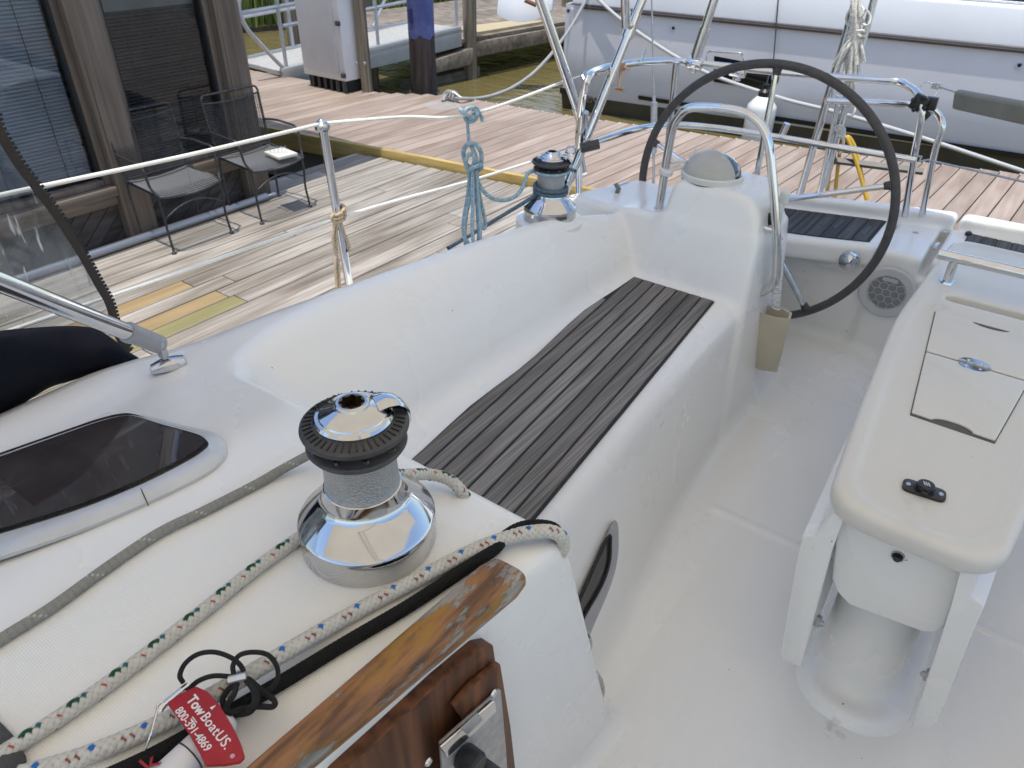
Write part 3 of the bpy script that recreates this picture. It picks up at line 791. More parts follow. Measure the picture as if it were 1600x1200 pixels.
mb = MB(); mb.prism([p+Vector((.002, 0, 0)) for p in B1], (.004, 0, 0)); obj('window_pane', mb, mat('dark_pane', (.05, .047, .043), .08, col2=(.035, .033, .03), scale=4, spec=.6), bp_)
mb = MB(); mb.tube(B0, .004, 8, closed=True); obj('window_gasket', mb, M['gasket'], bp_)

# ================================================================== wooden hand rail and companionway trim
def varnish():
    m, nt, b = nodes('worn_varnished_teak'); L = nt.links.new
    tc = N(nt, 'ShaderNodeTexCoord'); mp = N(nt, 'ShaderNodeMapping'); mp.inputs['Scale'].default_value = (60, 5, 60); L(tc.outputs['Object'], mp.inputs['Vector'])
    n = N(nt, 'ShaderNodeTexNoise'); n.inputs['Scale'].default_value = 1.5; n.inputs['Detail'].default_value = 8; L(mp.outputs[0], n.inputs['Vector'])
    r = ramp(nt, [(.34, (.10, .042, .017)), (.5, (.235, .100, .036)), (.68, (.34, .155, .065))]); L(n.outputs['Fac'], r.inputs['Fac'])
    mp2 = N(nt, 'ShaderNodeMapping'); mp2.inputs['Scale'].default_value = (26, 7, 26); L(tc.outputs['Object'], mp2.inputs['Vector'])
    n2 = N(nt, 'ShaderNodeTexNoise'); n2.inputs['Scale'].default_value = 1; n2.inputs['Detail'].default_value = 7; n2.inputs['Roughness'].default_value = .65; L(mp2.outputs[0], n2.inputs['Vector'])
    ry = ramp(nt, [(.47, (0, 0, 0)), (.60, (1, 1, 1))]); L(n2.outputs['Fac'], ry.inputs['Fac'])
    m1 = N(nt, 'ShaderNodeMix', data_type='RGBA'); L(ry.outputs['Color'], m1.inputs['Factor']); L(r.outputs['Color'], m1.inputs['A']); m1.inputs['B'].default_value = (.30, .145, .022, 1)
    n3 = N(nt, 'ShaderNodeTexNoise'); n3.inputs['Scale'].default_value = 1; n3.inputs['Detail'].default_value = 8; n3.inputs['Roughness'].default_value = .7
    mp3 = N(nt, 'ShaderNodeMapping'); mp3.inputs['Scale'].default_value = (34, 10, 34); mp3.inputs['Location'].default_value = (3, 7, 1); L(tc.outputs['Object'], mp3.inputs['Vector']); L(mp3.outputs[0], n3.inputs['Vector'])
    rg = ramp(nt, [(.525, (0, 0, 0)), (.56, (1, 1, 1))]); L(n3.outputs['Fac'], rg.inputs['Fac'])
    m2 = N(nt, 'ShaderNodeMix', data_type='RGBA'); L(rg.outputs['Color'], m2.inputs['Factor']); L(m1.outputs['Result'], m2.inputs['A'])
    rr = ramp(nt, [(.3, (.16, .15, .13)), (.7, (.36, .33, .30))]); L(n.outputs['Fac'], rr.inputs['Fac']); L(rr.outputs['Color'], m2.inputs['B'])
    L(m2.outputs['Result'], b.inputs['Base Color'])
    mr = N(nt, 'ShaderNodeMapRange'); mr.inputs['To Min'].default_value = .46; mr.inputs['To Max'].default_value = .9; L(rg.outputs['Color'], mr.inputs['Value']); L(mr.outputs[0], b.inputs['Roughness'])
    bp = N(nt, 'ShaderNodeBump'); bp.inputs['Strength'].default_value = .5; bp.inputs['Distance'].default_value = .002
    L(n.outputs['Fac'], bp.inputs['Height']); bp2 = N(nt, 'ShaderNodeBump'); bp2.invert = True; bp2.inputs['Strength'].default_value = .6; bp2.inputs['Distance'].default_value = .002
    L(rg.outputs['Color'], bp2.inputs['Height']); L(bp.outputs[0], bp2.inputs['Normal']); L(bp2.outputs[0], b.inputs['Normal'])
    return m
M['varnish'] = varnish()
M['mahogany'] = planks('varnished_mahogany', (.075, .028, .012), (.19, .075, .032), 2, rough=.5, island=.15, fine=60, bump=.25, dirt=(.6, .55, .5), coat=.08)
# rail: top face runs between two measured edges, rounded section
rows = []
for t in np.linspace(-.55, 1, 26):
    l0, l1 = PZ(400, 1200, .815), PZ(765, 880, .815); r0, r1 = PZ(480, 1200, .800), PZ(826, 912, .800)
    a = l0.lerp(l1, t); b = r0.lerp(r1, t); e = 1 if t < .96 else .8
    c = (a+b)/2; sx = (b-a); w_ = sx.length/2*(1.0 if t < .985 else .86); sx.normalize(); sz = Vector((0, 0, 1))
    ring = []
    for q in np.linspace(0, 2*PI, 25):
        cu, su = math.cos(q), math.sin(q)
        X = math.copysign(abs(cu)**.55, cu)*w_; Z = math.copysign(abs(su)**.62, su)*(.024 if su > 0 else .020)
        ring.append(c+sx*X+sz*(Z*(1 if t < .985 else .8)))
    rows.append(ring)
mb = MB(); mb.grid(rows); n = len(mb.v); mb.f.append(tuple(range(24))); mb.f.append(tuple(range(n-2, n-26, -1))); mb.m += [0, 0]
rail = obj('wooden_handrail', mb, M['varnish'], boat, fix=True, sharp=60, label='worn varnished teak hand rail with bare grey patches along the companionway')
# companionway timber and lock plate on the inboard face
XW = lambda y: -.40+.09*(y-.57)
def cw(px, py, out=.0):
    x = -.40
    for _ in range(20):
        p = PX(px, py, x); x = XW(p.y)+out
    return p
tw = MB()
f_out = [cw(*q, .020) for q in [(772, 1008), (778, 1050), (790, 1130), (800, 1215), (805, 1320), (500, 1320), (530, 1215), (600, 1150), (690, 1065), (752, 1012)]]
tw.prism([p+Vector((-.03, 0, 0)) for p in f_out], (.030, 0, 0))
trim = obj('companionway_trim', tw, M['mahogany'], boat, bevel=.004, label='dark varnished timber trim of the companionway')
tw = MB(); tw.prism([cw(*q, .022) for q in [(728, 1066), (772, 1030), (789, 1128), (799, 1210), (786, 1210), (700, 1098)]], (.012, 0, 0)); obj('trim_block', tw, M['mahogany'], trim, bevel=.003)
tw = MB(); tw.prism([cw(*q, .036) for q in [(684, 1158), (778, 1074), (786, 1160), (792, 1240), (690, 1240)]], (.006, 0, 0)); lk = obj('lock_plate', tw, M['satin'], trim, bevel=.002)
tw = MB(); tw.prism([cw(*q, .043) for q in [(684, 1164), (768, 1092), (772, 1110), (694, 1180)]], (.006, 0, 0)); obj('lock_bar', tw, M['steel'], lk, bevel=.002)
tw = MB(); tw.prism([cw(*q, .049) for q in [(718, 1137), (744, 1112), (752, 1122), (728, 1146)]], (.004, 0, 0)); obj('lock_bolt', tw, M['satin'], lk, bevel=.0015)
RXp = Matrix.Rotation(rad(90), 3, 'Y')
for j, (px, py, r_, l_) in enumerate([(722, 1180, .020, .030), (742, 1193, .016, .040)]):
    tw = MB(); tw.lathe([(r_*.9, 0), (r_, .004), (r_, l_-.004), (r_*.85, l_), (0, l_)], cw(px, py, .043), 24, RXp, rfun=lambda a, z: 1-.04*(math.cos(a*14) > 0)); obj('lock_knob', tw, M['black'], lk)
for (px, py) in [(771, 1083), (669, 1190)]:
    tw = MB(); tw.lathe([(.0065, 0), (.005, .003), (0, .004)], cw(px, py, .042), 14, RXp); obj('lock_screw', tw, M['steel'], lk)

# ================================================================== steering wheel
WC = Vector((-.838, 2.72, .633)); WR = .480; TW = rad(-1.2)
def wp(a, r, dy=0): return WC+Vector((r*math.cos(a), dy+r*math.sin(a)*math.sin(TW), r*math.sin(a)*math.cos(TW)))
mb = MB(); mb.tube([wp(2*PI*i/120, WR) for i in range(120)], .0155, 16, closed=True)
wheel = obj('steering_wheel', mb, M['leather'], boat, label='large steering wheel with a grey leather grip')
HUB = WC+Vector((0, -.04, 0))
for i, a in enumerate([rad(92), rad(19), rad(-54), rad(-126), rad(163)]):
    mb = MB(); mb.tube([wp(a, .03, -.04), wp(a, WR*.5, -.03), wp(a, WR-.012)], .0105, 12); spk = obj('spoke', mb, M['steel'], wheel)
    mb = MB(); mb.tube([wp(a, WR-.035), wp(a, WR-.012)], [.013, .017], 12); obj('spoke_ferrule', mb, M['leather'], spk)
mb = MB(); mb.tube([wp(rad(92), WR-.060, -.004), wp(rad(92), WR-.040)], .0112, 12); obj('king_spoke_tape', mb, mat('dark_green_tape', (.01, .03, .025), .6), wheel)
mb = MB(); mb.lathe([(.05, -.012), (.055, 0), (.05, .012), (.03, .03), (0, .034)], HUB, 28, RY); mb.tube([HUB, HUB+Vector((0, -.14, 0))], .026, 18); obj('wheel_hub', mb, M['satin'], wheel)
mb = MB()
for a in np.linspace(rad(-70), rad(40), 9): mb.ball(wp(a, WR-.0145, -.006), .0028, 6)
obj('grip_stitching', mb, mat('pale_stitching', (.35, .33, .31), .7), wheel)

# ================================================================== helm pedestal fittings: compass, guard rail, cup tube, shower
cb = PY(1111, 287, 2.46); cb.z = .768; RC = (PY(1152, 283, 2.46)-PY(1070, 290, 2.46)).length/2
mb = MB(); mb.lathe([(RC*1.06, -.01), (RC*1.08, .004), (RC*1.03, .010), (RC*.99, .012)], cb, 48)
comp = obj('compass', mb, M['gasket'], boat, label='domed compass in a pale grey housing on top of the helm pedestal')
dome = MB()
rows = []
for i in range(0, 17):
    ph = PI/2*i/16
    rows.append([cb+Vector((RC*math.cos(ph)*math.cos(q), RC*math.cos(ph)*math.sin(q), .010+RC*.80*math.sin(ph))) for q in np.linspace(0, 2*PI, 49)])
dome.grid(rows); obj('compass_dome', dome, mat('dark_compass_glass', (.03, .05, .06), .06, spec=.8, coat=.6), comp, fix=True)
hood = MB(); rows = []
for i in range(0, 17):                                   # the hood covers the forward half of the dome
    ph = PI/2*i/16; row = []
    for q in np.linspace(rad(150), rad(336), 40):
        R_ = RC*1.09
        row.append(cb+Vector((R_*math.cos(ph)*math.cos(q), R_*math.cos(ph)*math.sin(q), .008+R_*.77*math.sin(ph))))
    rows.append(row)
hood.sheet(rows, (0, .006, .003)); obj('compass_hood', hood, mat('pale_grey_plastic', (.48, .47, .43), .45, col2=(.42, .41, .37), scale=12), comp, fix=True)
mb = MB(); mb.lathe([(RC*1.10, .002), (RC*1.12, .020), (RC*1.07, .024)], cb, 40, a0=rad(170), a1=rad(370)); obj('hood_band', mb, M['white_plastic'], comp)
YG = 2.385
gp = [(1029, 330), (1034, 300), (1048, 215), (1060, 183), (1082, 168), (1140, 171), (1178, 184), (1199, 216), (1207, 280), (1213, 360), (1213, 425), (1205, 447), (1186, 458)]
gpts = smooth([PY(x, y, YG) for x, y in gp], 7)
mb = MB(); mb.tube(gpts, .0145, 16); gr = obj('pedestal_guard', mb, M['steel'], boat, label='bent stainless guard hoop round the helm pedestal')
q = PY(1192, 356, YG); mb = MB(); mb.tube([q+Vector((-.05, 0, 0)), q+Vector((.045, 0, 0))], .0085, 12); mb.lathe([(.017, 0), (.017, .006)], q+Vector((-.012, 0, 0)), 18, RXp); obj('guard_standoff', mb, M['steel'], gr)
mb = MB(); mb.lathe([(.024, 0), (.022, .006), (.016, .008)], gpts[0]+Vector((0, 0, .003)), 20); obj('guard_foot', mb, M['steel'], gr)
mb = MB(); q = PY(1041, 268, YG-.002); mb.lathe([(.021, -.010), (.025, -.006), (.025, .006), (.021, .010)], q, 20, Matrix.Rotation(rad(12), 3, 'Y')); mb.tube([q, q+Vector((.06, .05, .02)), cb+Vector((-RC, .02, .05))], .006, 8); mb.tube([q+Vector((-.02, .0, .025)), q+Vector((.07, .05, .04)), cb+Vector((-RC*.9, .03, .075))], .005, 8)
obj('cable_clip', mb, M['white_plastic'], gr)
# beige tube-shaped holder fixed to the pedestal foot
hp = [(1186, 480), (1184, 585), (1207, 580), (1222, 570), (1229, 498), (1207, 481)]
p0 = PX(1205, 490, -.640)
u_ = Vector((1, 0, 0)); v_ = Vector((0, 1, 0))
top = PY(1206, 490, 2.40); bot = PY(1206, 580, 2.40); hh = (top.z-bot.z)
sec = [(-.055, -.02), (.02, -.018), (.066, .004), (.056, .05), (.02, .07), (-.05, .06)]
mb = MB(); rows = []
for z in (0, hh*.5, hh): rows.append([top+u_*a+v_*b+Vector((0, 0, z-hh)) for a, b in sec]+[top+u_*sec[0][0]+v_*sec[0][1]+Vector((0, 0, z-hh))])
rin = [[top+(u_*a+v_*b)*.84+u_*.002+Vector((0, 0, z)) for a, b in sec+[sec[0]]] for z in (0, -.06)]
mb.grid(rows+rin); n = len(mb.v); mb.f.append(tuple(range(5, -1, -1))); mb.f.append(tuple(range(n-7, n-1))); mb.m += [0, 0]
obj('handle_holder', mb, M['beige_plastic'], boat, fix=True, bevel=.003, label='beige plastic winch handle holder on the pedestal foot')
mb = MB(); sh = PY(1215, 330, 2.44); mb.box(sh+Vector((0, 0, -.02)), (.035, .035, .11)); mb.box(sh+Vector((.012, 0, .05)), (.030, .03, .045)); swr = obj('deck_shower', mb, M['white_plastic'], boat, bevel=.008, seg=3, label='white shower handset with coiled hose on the pedestal side')
mb = MB(); mb.ball(PY(1204, 343, 2.43), .02, 12, (1, .6, 1.2)); mb.tube([PX(1190, 345, -.72), PY(1206, 345, 2.44)], .012, 10); obj('shower_bracket', mb, M['black'], swr)
a0, a1 = PY(1217, 372, 2.44), PY(1212, 482, 2.42); mb = MB(); pts = []
for i in range(16*14+1):
    t = i/(16*14); q = 2*PI*14*t; pts.append(a0.lerp(a1, t)+Vector((.013*math.cos(q), .013*math.sin(q), 0)))
mb.tube(pts, .0035, 6); obj('coiled_hose', mb, mat('white_hose', (.62, .62, .62), .35), swr)

# ================================================================== cockpit table
TZ = .64
_hw = Lut([1.0, 1.19, 1.54, 2.07, 2.6, 2.8, 2.95], [.130, .149, .184, .222, .202, .192, .18], .08)
def slab(x, y, z, grow, y0, y1, zt, zb, kz):
    fy = y0+.35*(x-XC)**2/.15*.15
    side = np.abs(x-XC)-(_hw(y+0*x)+grow)
    plan = smax(smax(side*.97, (fy-grow)-y, .075), y-(y1+grow), .06)
    return smax(smax(plan, z-zt, kz), zb-z, .03)
slotA, slotB = PZ(1478, 463, TZ), PZ(1600, 492, TZ)
M['table_gel']
def table_sdf(x, y, z):
    d = slab(x, y, z, 0, 1.195, 2.78, TZ, TZ-.055, .022)
    inner = slab(x, y, z, -.022, 1.195, 2.78, TZ+.2, TZ-.0045, .004)
    d = smax(d, -inner, .004)
    ys = slotA.y; slot = smax(np.abs(y-ys-.012)-.024, np.abs(x-XC)-.135, .03); slot = np.maximum(slot, TZ-.035-z)
    d = smax(d, -slot, .008)
    return d
P, Q = nets(table_sdf, (XC-.26, 1.16, .565), (XC+.26, 2.84, .66), .0042)
table = raw('cockpit_table', P, Q, M['table_gel'], boat)
table['label'] = 'cream moulded cockpit table on the centreline with folded leaves'
def under_sdf(x, y, z):
    yc = (y-1.9)
    col = smax(np.abs(x-XC-.010)-.094, np.maximum(1.305+.22*z-y, y-2.30), .11)
    col = smax(col, z-.56, .02)
    foot = smax(np.sqrt((np.maximum(np.abs(x-XC-.022)-.012, 0))**2+(np.maximum(1.36-y, 0)+np.maximum(y-2.3, 0))**2)-.088-.035*np.clip(.09-z, 0, .09)/.09, z-.03, .03)
    d = smin(col, foot, .045)
    return d
P, Q = nets(under_sdf, (XC-.24, 1.16, -.03), (XC+.24, 2.6, .58), .009)
raw('table_pedestal', P, Q, M['gel'], table)
# box under the top, rounded below
YB = 1.262
cs = [PY(1308, 795, YB), PY(1299, 905, YB), PY(1307, 925, YB), PY(1325, 945, YB), PY(1440, 988, YB), PY(1462, 990, YB), PY(1474, 983, YB), PY(1482, 965, YB), PY(1513, 872, YB)]
zt = TZ-.05; cs[0].z = zt; cs[-1].z = zt
bl = [(-.118, zt), (-.122, .475), (-.119, .455), (-.108, .440), (-.085, .432), (.085, .432), (.108, .440), (.119, .455), (.122, .475), (.118, zt)]
mb = MB(); mb.prism(cs, (0, 1.2, 0)); tb = obj('table_locker', mb, M['gel'], table, bevel=.006, seg=3)
q = PY(1403, 869, YB-.001); mb = MB(); mb.lathe([(.0125, -.004), (.0125, .003), (.0105, .003), (.0105, -.001)], q, 24, RY); kb = obj('locker_knob', mb, M['satin'], tb)
mb = MB(); mb.lathe([(.010, 0), (.008, .006), (.006, .006), (.006, .012), (0, .013)], q, 20, RY); obj('knob_button', mb, M['black'], kb)
# hanging leaves
def leaf(sgn):
    X0 = XC+sgn*.150; out = []
    prof = ([(-.083, .592), (-.104, .592), (-.112, .56), (-.121, .515), (-.144, .505), (-.140, .44), (-.112, .155), (-.104, .125), (-.060, .132), (-.064, .20), (-.083, .50)] if sgn < 0 else
            [(.125, .592), (.150, .592), (.156, .57), (.158, .535), (.184, .525), (.188, .46), (.212, .185), (.208, .150), (.178, .130), (.168, .20), (.138, .50)])
    mb = MB(); rows = []
    for y in np.linspace(1.225, 2.50, 16):
        g = sgn*(float(_hw(y))-float(_hw(1.225)))
        rows.append([Vector((g*.55+a, y, z)) for a, z in prof+prof[:1]])
    mb.grid(rows); n = len(prof)+1; mb.f.append(tuple(range(n-1))); mb.f.append(tuple(len(rows)*n-2-i for i in range(n-1))); mb.m += [0, 0]
    l = obj('table_leaf', mb, M['gel'], table, fix=True, bevel=.004, sharp=40)
    mb = MB(); c = Vector((-.062 if sgn < 0 else .162, 1.25, .27)); mb.box(c, (.012, .012, .03)); mb.tube([c+Vector((-sgn*.008, -.006, .008)), c+Vector((-sgn*.008, .006, -.012))], .006, 8); obj('leaf_latch', mb, M['satin'], l, bevel=.002)
    mb = MB(); mb.box((-.078 if sgn < 0 else .134, 1.268, .50), (.010, .010, .11)); obj('leaf_hinge', mb, M['grey_plastic'], l, bevel=.003)
    return l
leaf(-1); leaf(1)
# hatch lids lying in the table top
zt = TZ-.0045
hx = lambda y: .083+(.137-.083)*(y-1.6)/(2.15-1.6)
def lid(y0, y1, cut0, cut1, nm):
    pts = []
    for y in np.linspace(y0, y1, 5): pts.append(Vector((XC+hx(y), y, zt)))
    if cut1:
        for q in np.linspace(0, PI, 13): pts.append(Vector((XC+.045*math.cos(q), y1-.020*math.sin(q), zt)))
    for y in np.linspace(y1, y0, 5): pts.append(Vector((XC-hx(y), y, zt)))
    if cut0:
        for q in np.linspace(PI, 0, 13): pts.append(Vector((XC+.040*math.cos(q), y0+.018*math.sin(q), zt)))
    return pts
ym = PZ(1527, 573, TZ).y
frame = lid(1.596, 2.156, False, False, '')
mb = MB(); mb.prism([Vector((XC+(p.x-XC)*1.02, p.y+(.003 if p.y > 1.8 else -.003), zt-.001)) for p in frame], (0, 0, .0022)); hf = obj('hatch_gap_shade', mb, mat('painted_gap_shade', (.10, .096, .085), .8), table)  # dark plate under the lids, painted stand-in for the shade in their gaps
for (y0, y1, c0, c1) in [(1.60, ym-.004, True, False), (ym+.004, 2.152, False, True)]:
    mb = MB(); mb.prism(lid(y0, y1, c0, c1, ''), (0, 0, .0068)); obj('hatch_lid', mb, M['table_gel'], table, bevel=.0035, seg=3)
q = Vector((XC-.004, ym, zt+.0066)); mb = MB(); mb.lathe([(1, 0), (.98, .0016), (.0, .002)], (0, 0, 0), 36)
mb.v = [(q.x+v[0]*.037, q.y+v[1]*.031, q.z+v[2]) for v in mb.v]; hg = obj('hatch_hinge', mb, M['chrome'], table, label='oval chrome hinge between the two hatch lids')
mb = MB()
for i in range(4): mb.tube([q+Vector((-.037+.0185*i+.001, 0, .003)), q+Vector((-.0185+.0185*i-.001, 0, .003))], .0036, 10)
obj('hinge_knuckles', mb, M['satin'], hg)
for sx in (-1, 1):
    for sy in (-1, 1):
        mb = MB(); mb.lathe([(.0042, 0), (.003, .0014), (0, .0012)], q+Vector((sx*.015, sy*.016, .0018)), 12); obj('hinge_screw', mb, M['steel'], hg)
# 12 volt socket with its cap
q = PZ(1443, 768, zt); ex = (PZ(1481, 781, zt)-PZ(1405, 757, zt)).normalized(); ey = Vector((-ex.y, ex.x, 0))
def plate(c, ex, ey, hx_, hy_, r_, z0, z1):
    pts = []
    for sx, sy, a in [(1, 1, 0), (-1, 1, 90), (-1, -1, 180), (1, -1, 270)]:
        for t in range(0, 91, 15): pts.append(c+ex*(sx*(hx_-r_)+r_*math.cos(rad(a+t)))+ey*(sy*(hy_-r_)+r_*math.sin(rad(a+t)))+Vector((0, 0, z0)))
    m_ = MB(); m_.prism(pts, (0, 0, z1-z0)); return m_
sk = obj('power_socket', plate(q, ex, ey, .0385, .0195, .012, 0, .006), M['black'], table, bevel=.0015, label='black power socket with a round cap on the table')
mb = MB(); mb.lathe([(.0195, .006), (.0195, .009), (.016, .009), (.0165, .016), (.015, .019), (.0, .0195)], q, 32); cp = obj('socket_cap', mb, M['black'], sk)
mb = MB(); mb.box(q+ey*-.018+Vector((0, 0, .011)), (.013, .010, .006), Matrix((ex, ey, Vector((0, 0, 1)))).transposed()); obj('cap_strap', mb, M['black'], cp, bevel=.002)
mb = MB()
for i in (-1, 0, 1):
    c = q+ex*(.0042*i)+Vector((0, 0, .0196)); mb.prism([c-ex*.0016-ey*.0055+ex*.002, c+ex*.0010-ey*.0055+ex*.002, c+ex*.0016+ey*.0055-ex*.002, c-ex*.0010+ey*.0055-ex*.002], (0, 0, .0005))
obj('cap_emblem', mb, mat('silver_print', (.5, .5, .5), .4), cp)
for s_ in (-1, 1):
    mb = MB(); mb.lathe([(.005, 0), (.0042, .002), (0, .0018)], q+ex*(.029*s_)+Vector((0, 0, .006)), 16); obj('socket_screw', mb, M['satin'], sk)
# stainless grab bar across the aft end of the table
g0 = PZ(1478, 399, TZ+.075); yb_ = g0.y; mb = MB(); mb.tube([(XC-.198, yb_, TZ+.075), (XC+.198, yb_, TZ+.075)], .0155, 18); gb = obj('grab_bar', mb, M['steel'], table, bevel=.002, label='stainless grab bar across the table end')
for s_ in (-1, 1):
    b_ = Vector((XC+s_*.150, yb_, TZ-.005)); mb = MB(); mb.tube([b_, b_+Vector((0, 0, .075))], .0125, 14); mb.lathe([(.022, 0), (.020, .006), (.0, .006)], b_, 20); obj('grab_bar_post', mb, M['steel'], gb)
# ================================================================== pushpit (stern rail), ladder, struts, lifelines
def tubes(name, pts, r, m=None, parent=boat, n=14, label=None):
    mb = MB(); mb.tube(pts, r, n); return obj(name, mb, m or M['steel'], parent, label=label)
zr = [1.07, 1.065, 1.058, 1.05, 1.045, 1.02, 1.0, .995]
up = [PZ(x, y, z) for (x, y), z in zip([(917, 128), (940, 108), (1000, 97.5), (1057, 96), (1100, 100), (1240, 115), (1370, 125), (1412, 131)], zr)]
cor = PZ(1440, 165, .955); base = Vector((-.392, 3.26, .51))
fwd = PZ(905, 200, .86); fb = Vector((-1.40, 2.36, .60))
ur = smooth([fb, fwd]+up+[cor, cor.lerp(base, .5), base], 8)
push = tubes('stern_rail', ur, .0135, n=16, label='polished stainless stern rail round the quarter')
low = [PZ(x, y, z) for (x, y), z in zip([(915, 228), (990, 203), (1050, 195), (1120, 200), (1200, 212), (1430, 250)], [.815, .81, .80, .79, .785, .765])]
tubes('lower_rail', smooth(low, 8), .0125, parent=push)
p1 = PZ(1057, 97, 1.057); tubes('rail_post', [p1, (p1.x+.01, p1.y+.01, .56)], .0125, parent=push)
# second bend of the gate rail with its clamp
c2 = [PZ(1290, 157, .945), PZ(1400, 163, .93), PZ(1452, 170, .925), PZ(1472, 195, .88), PZ(1460, 240, .77), Vector((-.335, 3.30, .51))]
tubes('gate_rail', smooth(c2, 8), .0125, parent=push)
mb = MB(); q = PZ(1437, 161, .962); mb.box(q, (.055, .03, .055), Matrix.Rotation(rad(20), 3, 'Y'))
for a in range(4): mb.ball(q+Vector((.024*math.cos(rad(65+90*a)), -.016, .024*math.sin(rad(65+90*a)))), .010, 8)
mb.box(q+Vector((.035, .02, .0)), (.04, .03, .045)); mb.box(q+Vector((.03, .01, -.04)), (.03, .02, .03), Matrix.Rotation(.5, 3, 'Y'))
obj('rail_clamp', mb, M['black'], push, bevel=.005)
for (x, y, z) in [(1085, 99, 1.055), (1153, 112, 1.02)]:
    q = PZ(x, y, z); mb = MB(); mb.tube([q+Vector((-.03, 0, 0)), q+Vector((.03, 0, -.002))], .019, 14); mb.box(q+Vector((0, 0, -.018)), (.03, .012, .03)); obj('tube_clamp', mb, M['steel'], push, bevel=.002)
q = PZ(1000, 97, 1.065); q2 = PZ(1008, 78, 1.065+.05)
mb = MB(); mb.tube([PZ(1002, 95, 1.068), PZ(1009, 76, 1.11)], .009, 8, flat=.5); obj('rail_bracket', mb, mat('pale_blue_clip', (.45, .55, .66), .3, .3), push)
mb = MB(); a_ = PZ(971, 108, 1.05); mb.tube([a_, PZ(966, 140, .985)], .006, 8); mb.box(PZ(968, 104, 1.06), (.03, .03, .03)); mb.tube([PZ(962, 139, .985), PZ(974, 142, .985)], .007, 8); mb.tube([a_+Vector((0, 0, .01)), PZ(984, 109, 1.05)], .006, 8)
obj('rail_lamp_bracket', mb, mat('copper_rod', (.55, .36, .25), .35, .8), push)
# forward lower stay with the rolled chart tube on it
mb = MB(); mb.tube([PZ(912, 175, .93), PZ(910, 200, .87), PZ(905, 245, .75), PZ(909, 268, .69)], .019, 14); mb.tube([PZ(909, 266, .69), PZ(909.5, 271, .68)], .0195, 14)
obj('rod_holder', mb, M['steel'], push)
q = PZ(925, 227, .815); mb = MB(); mb.tube([q+Vector((-.03, -.03, -.01)), q+Vector((.02, .015, .005))], .019, 12); obj('rail_elbow', mb, M['rubber'], push)

# struts of the sun canopy
bim = bpy.data.objects.new('tmp', None)
sA0, sA1 = Vector((-1.36, 2.26, .60)), PX(1003, -12, -1.22)
def along(a, b, t): return a+(b-a)*t
foot = PZ(878, 312, .60)
kA = PD(912, 198, (foot-Vector(CAM)).length*.985)
top = PD(985, 45, (foot-Vector(CAM)).length*.985+.02)
dirA = (top-foot).normalized(); topA = foot+dirA*1.75
can = None
def canvas_top():
    rows = []
    hw_ = lambda y: float(np.interp(y, [-.45, .9, 2.0, 3.2], [1.14, 1.10, 1.0, .93]))
    for y in np.linspace(-.45, 3.12, 12):
        sag = -.10*abs((y-1.4)/1.8)**2
        rows.append([Vector((x, y, 2.22+sag-.16*abs((x-XC)/1.42)**2.4)) for x in np.linspace(XC-1.42*hw_(y), XC+1.42*hw_(y), 15)])
    mb = MB(); mb.sheet(rows, (0, 0, .004))
    m = bpy.data.materials.new('beige_sun_canvas'); m.use_nodes = True; nt = m.node_tree; b = nt.nodes['Principled BSDF']
    tr = N(nt, 'ShaderNodeBsdfTranslucent'); tr.inputs['Color'].default_value = (.90, .845, .745, 1); mx = N(nt, 'ShaderNodeMixShader'); mx.inputs[0].default_value = CANVAS_T
    b.inputs['Base Color'].default_value = (.66, .61, .53, 1); b.inputs['Roughness'].default_value = .9
    nt.links.new(b.outputs[0], mx.inputs[1]); nt.links.new(tr.outputs[0], mx.inputs[2]); nt.links.new(mx.outputs[0], nt.nodes['Material Output'].inputs[0])
    M['shade'] = m
    return obj('sun_canopy', mb, m, boat)
CANVAS_T = .68
can = canvas_top()
tubes('canopy_strut', [foot, topA], .0165, parent=can, n=16)
dB = PD(842, -6, (kA-Vector(CAM)).length*.93); tubes('canopy_strut', [kA, kA+(dB-kA).normalized()*1.35], .0165, parent=can, n=16)
mb = MB(); mb.tube([kA+(dB-kA).normalized()*.0, kA+(dB-kA).normalized()*.085], .0205, 16); mb.box(kA+Vector((0, 0, -.005)), (.03, .03, .05)); obj('strut_socket', mb, M['steel'], can, bevel=.004)
mb = MB(); mb.tube([kA-dirA*.03+dirA*.0, kA+dirA*.04], .0215, 16); obj('strut_socket', mb, M['steel'], can)
q = top; mb = MB(); mb.tube([q-dirA*.03, q+dirA*.05], .021, 16); obj('strut_socket', mb, M['steel'], can)
r_ = PD(977, -5, (top-Vector(CAM)).length*.98); mb = MB(); mb.tube([q+Vector((0, 0, .01)), PD(978, 40, (top-Vector(CAM)).length*.985), r_, r_+(r_-q).normalized()*.8], .0165, 16); obj('canopy_strut', mb, M['steel'], can)
s0 = PZ(1085, 96, 1.06); s1 = PD(1118, -8, (s0-Vector(CAM)).length*.99); tubes('canopy_strut', [s0, s0+(s1-s0).normalized()*1.25], .0165, parent=can, n=16)
mb = MB(); dd = (s1-s0).normalized(); mb.tube([s0+dd*.02, s0+dd*.12], .020, 14); obj('strut_socket', mb, M['steel'], can)
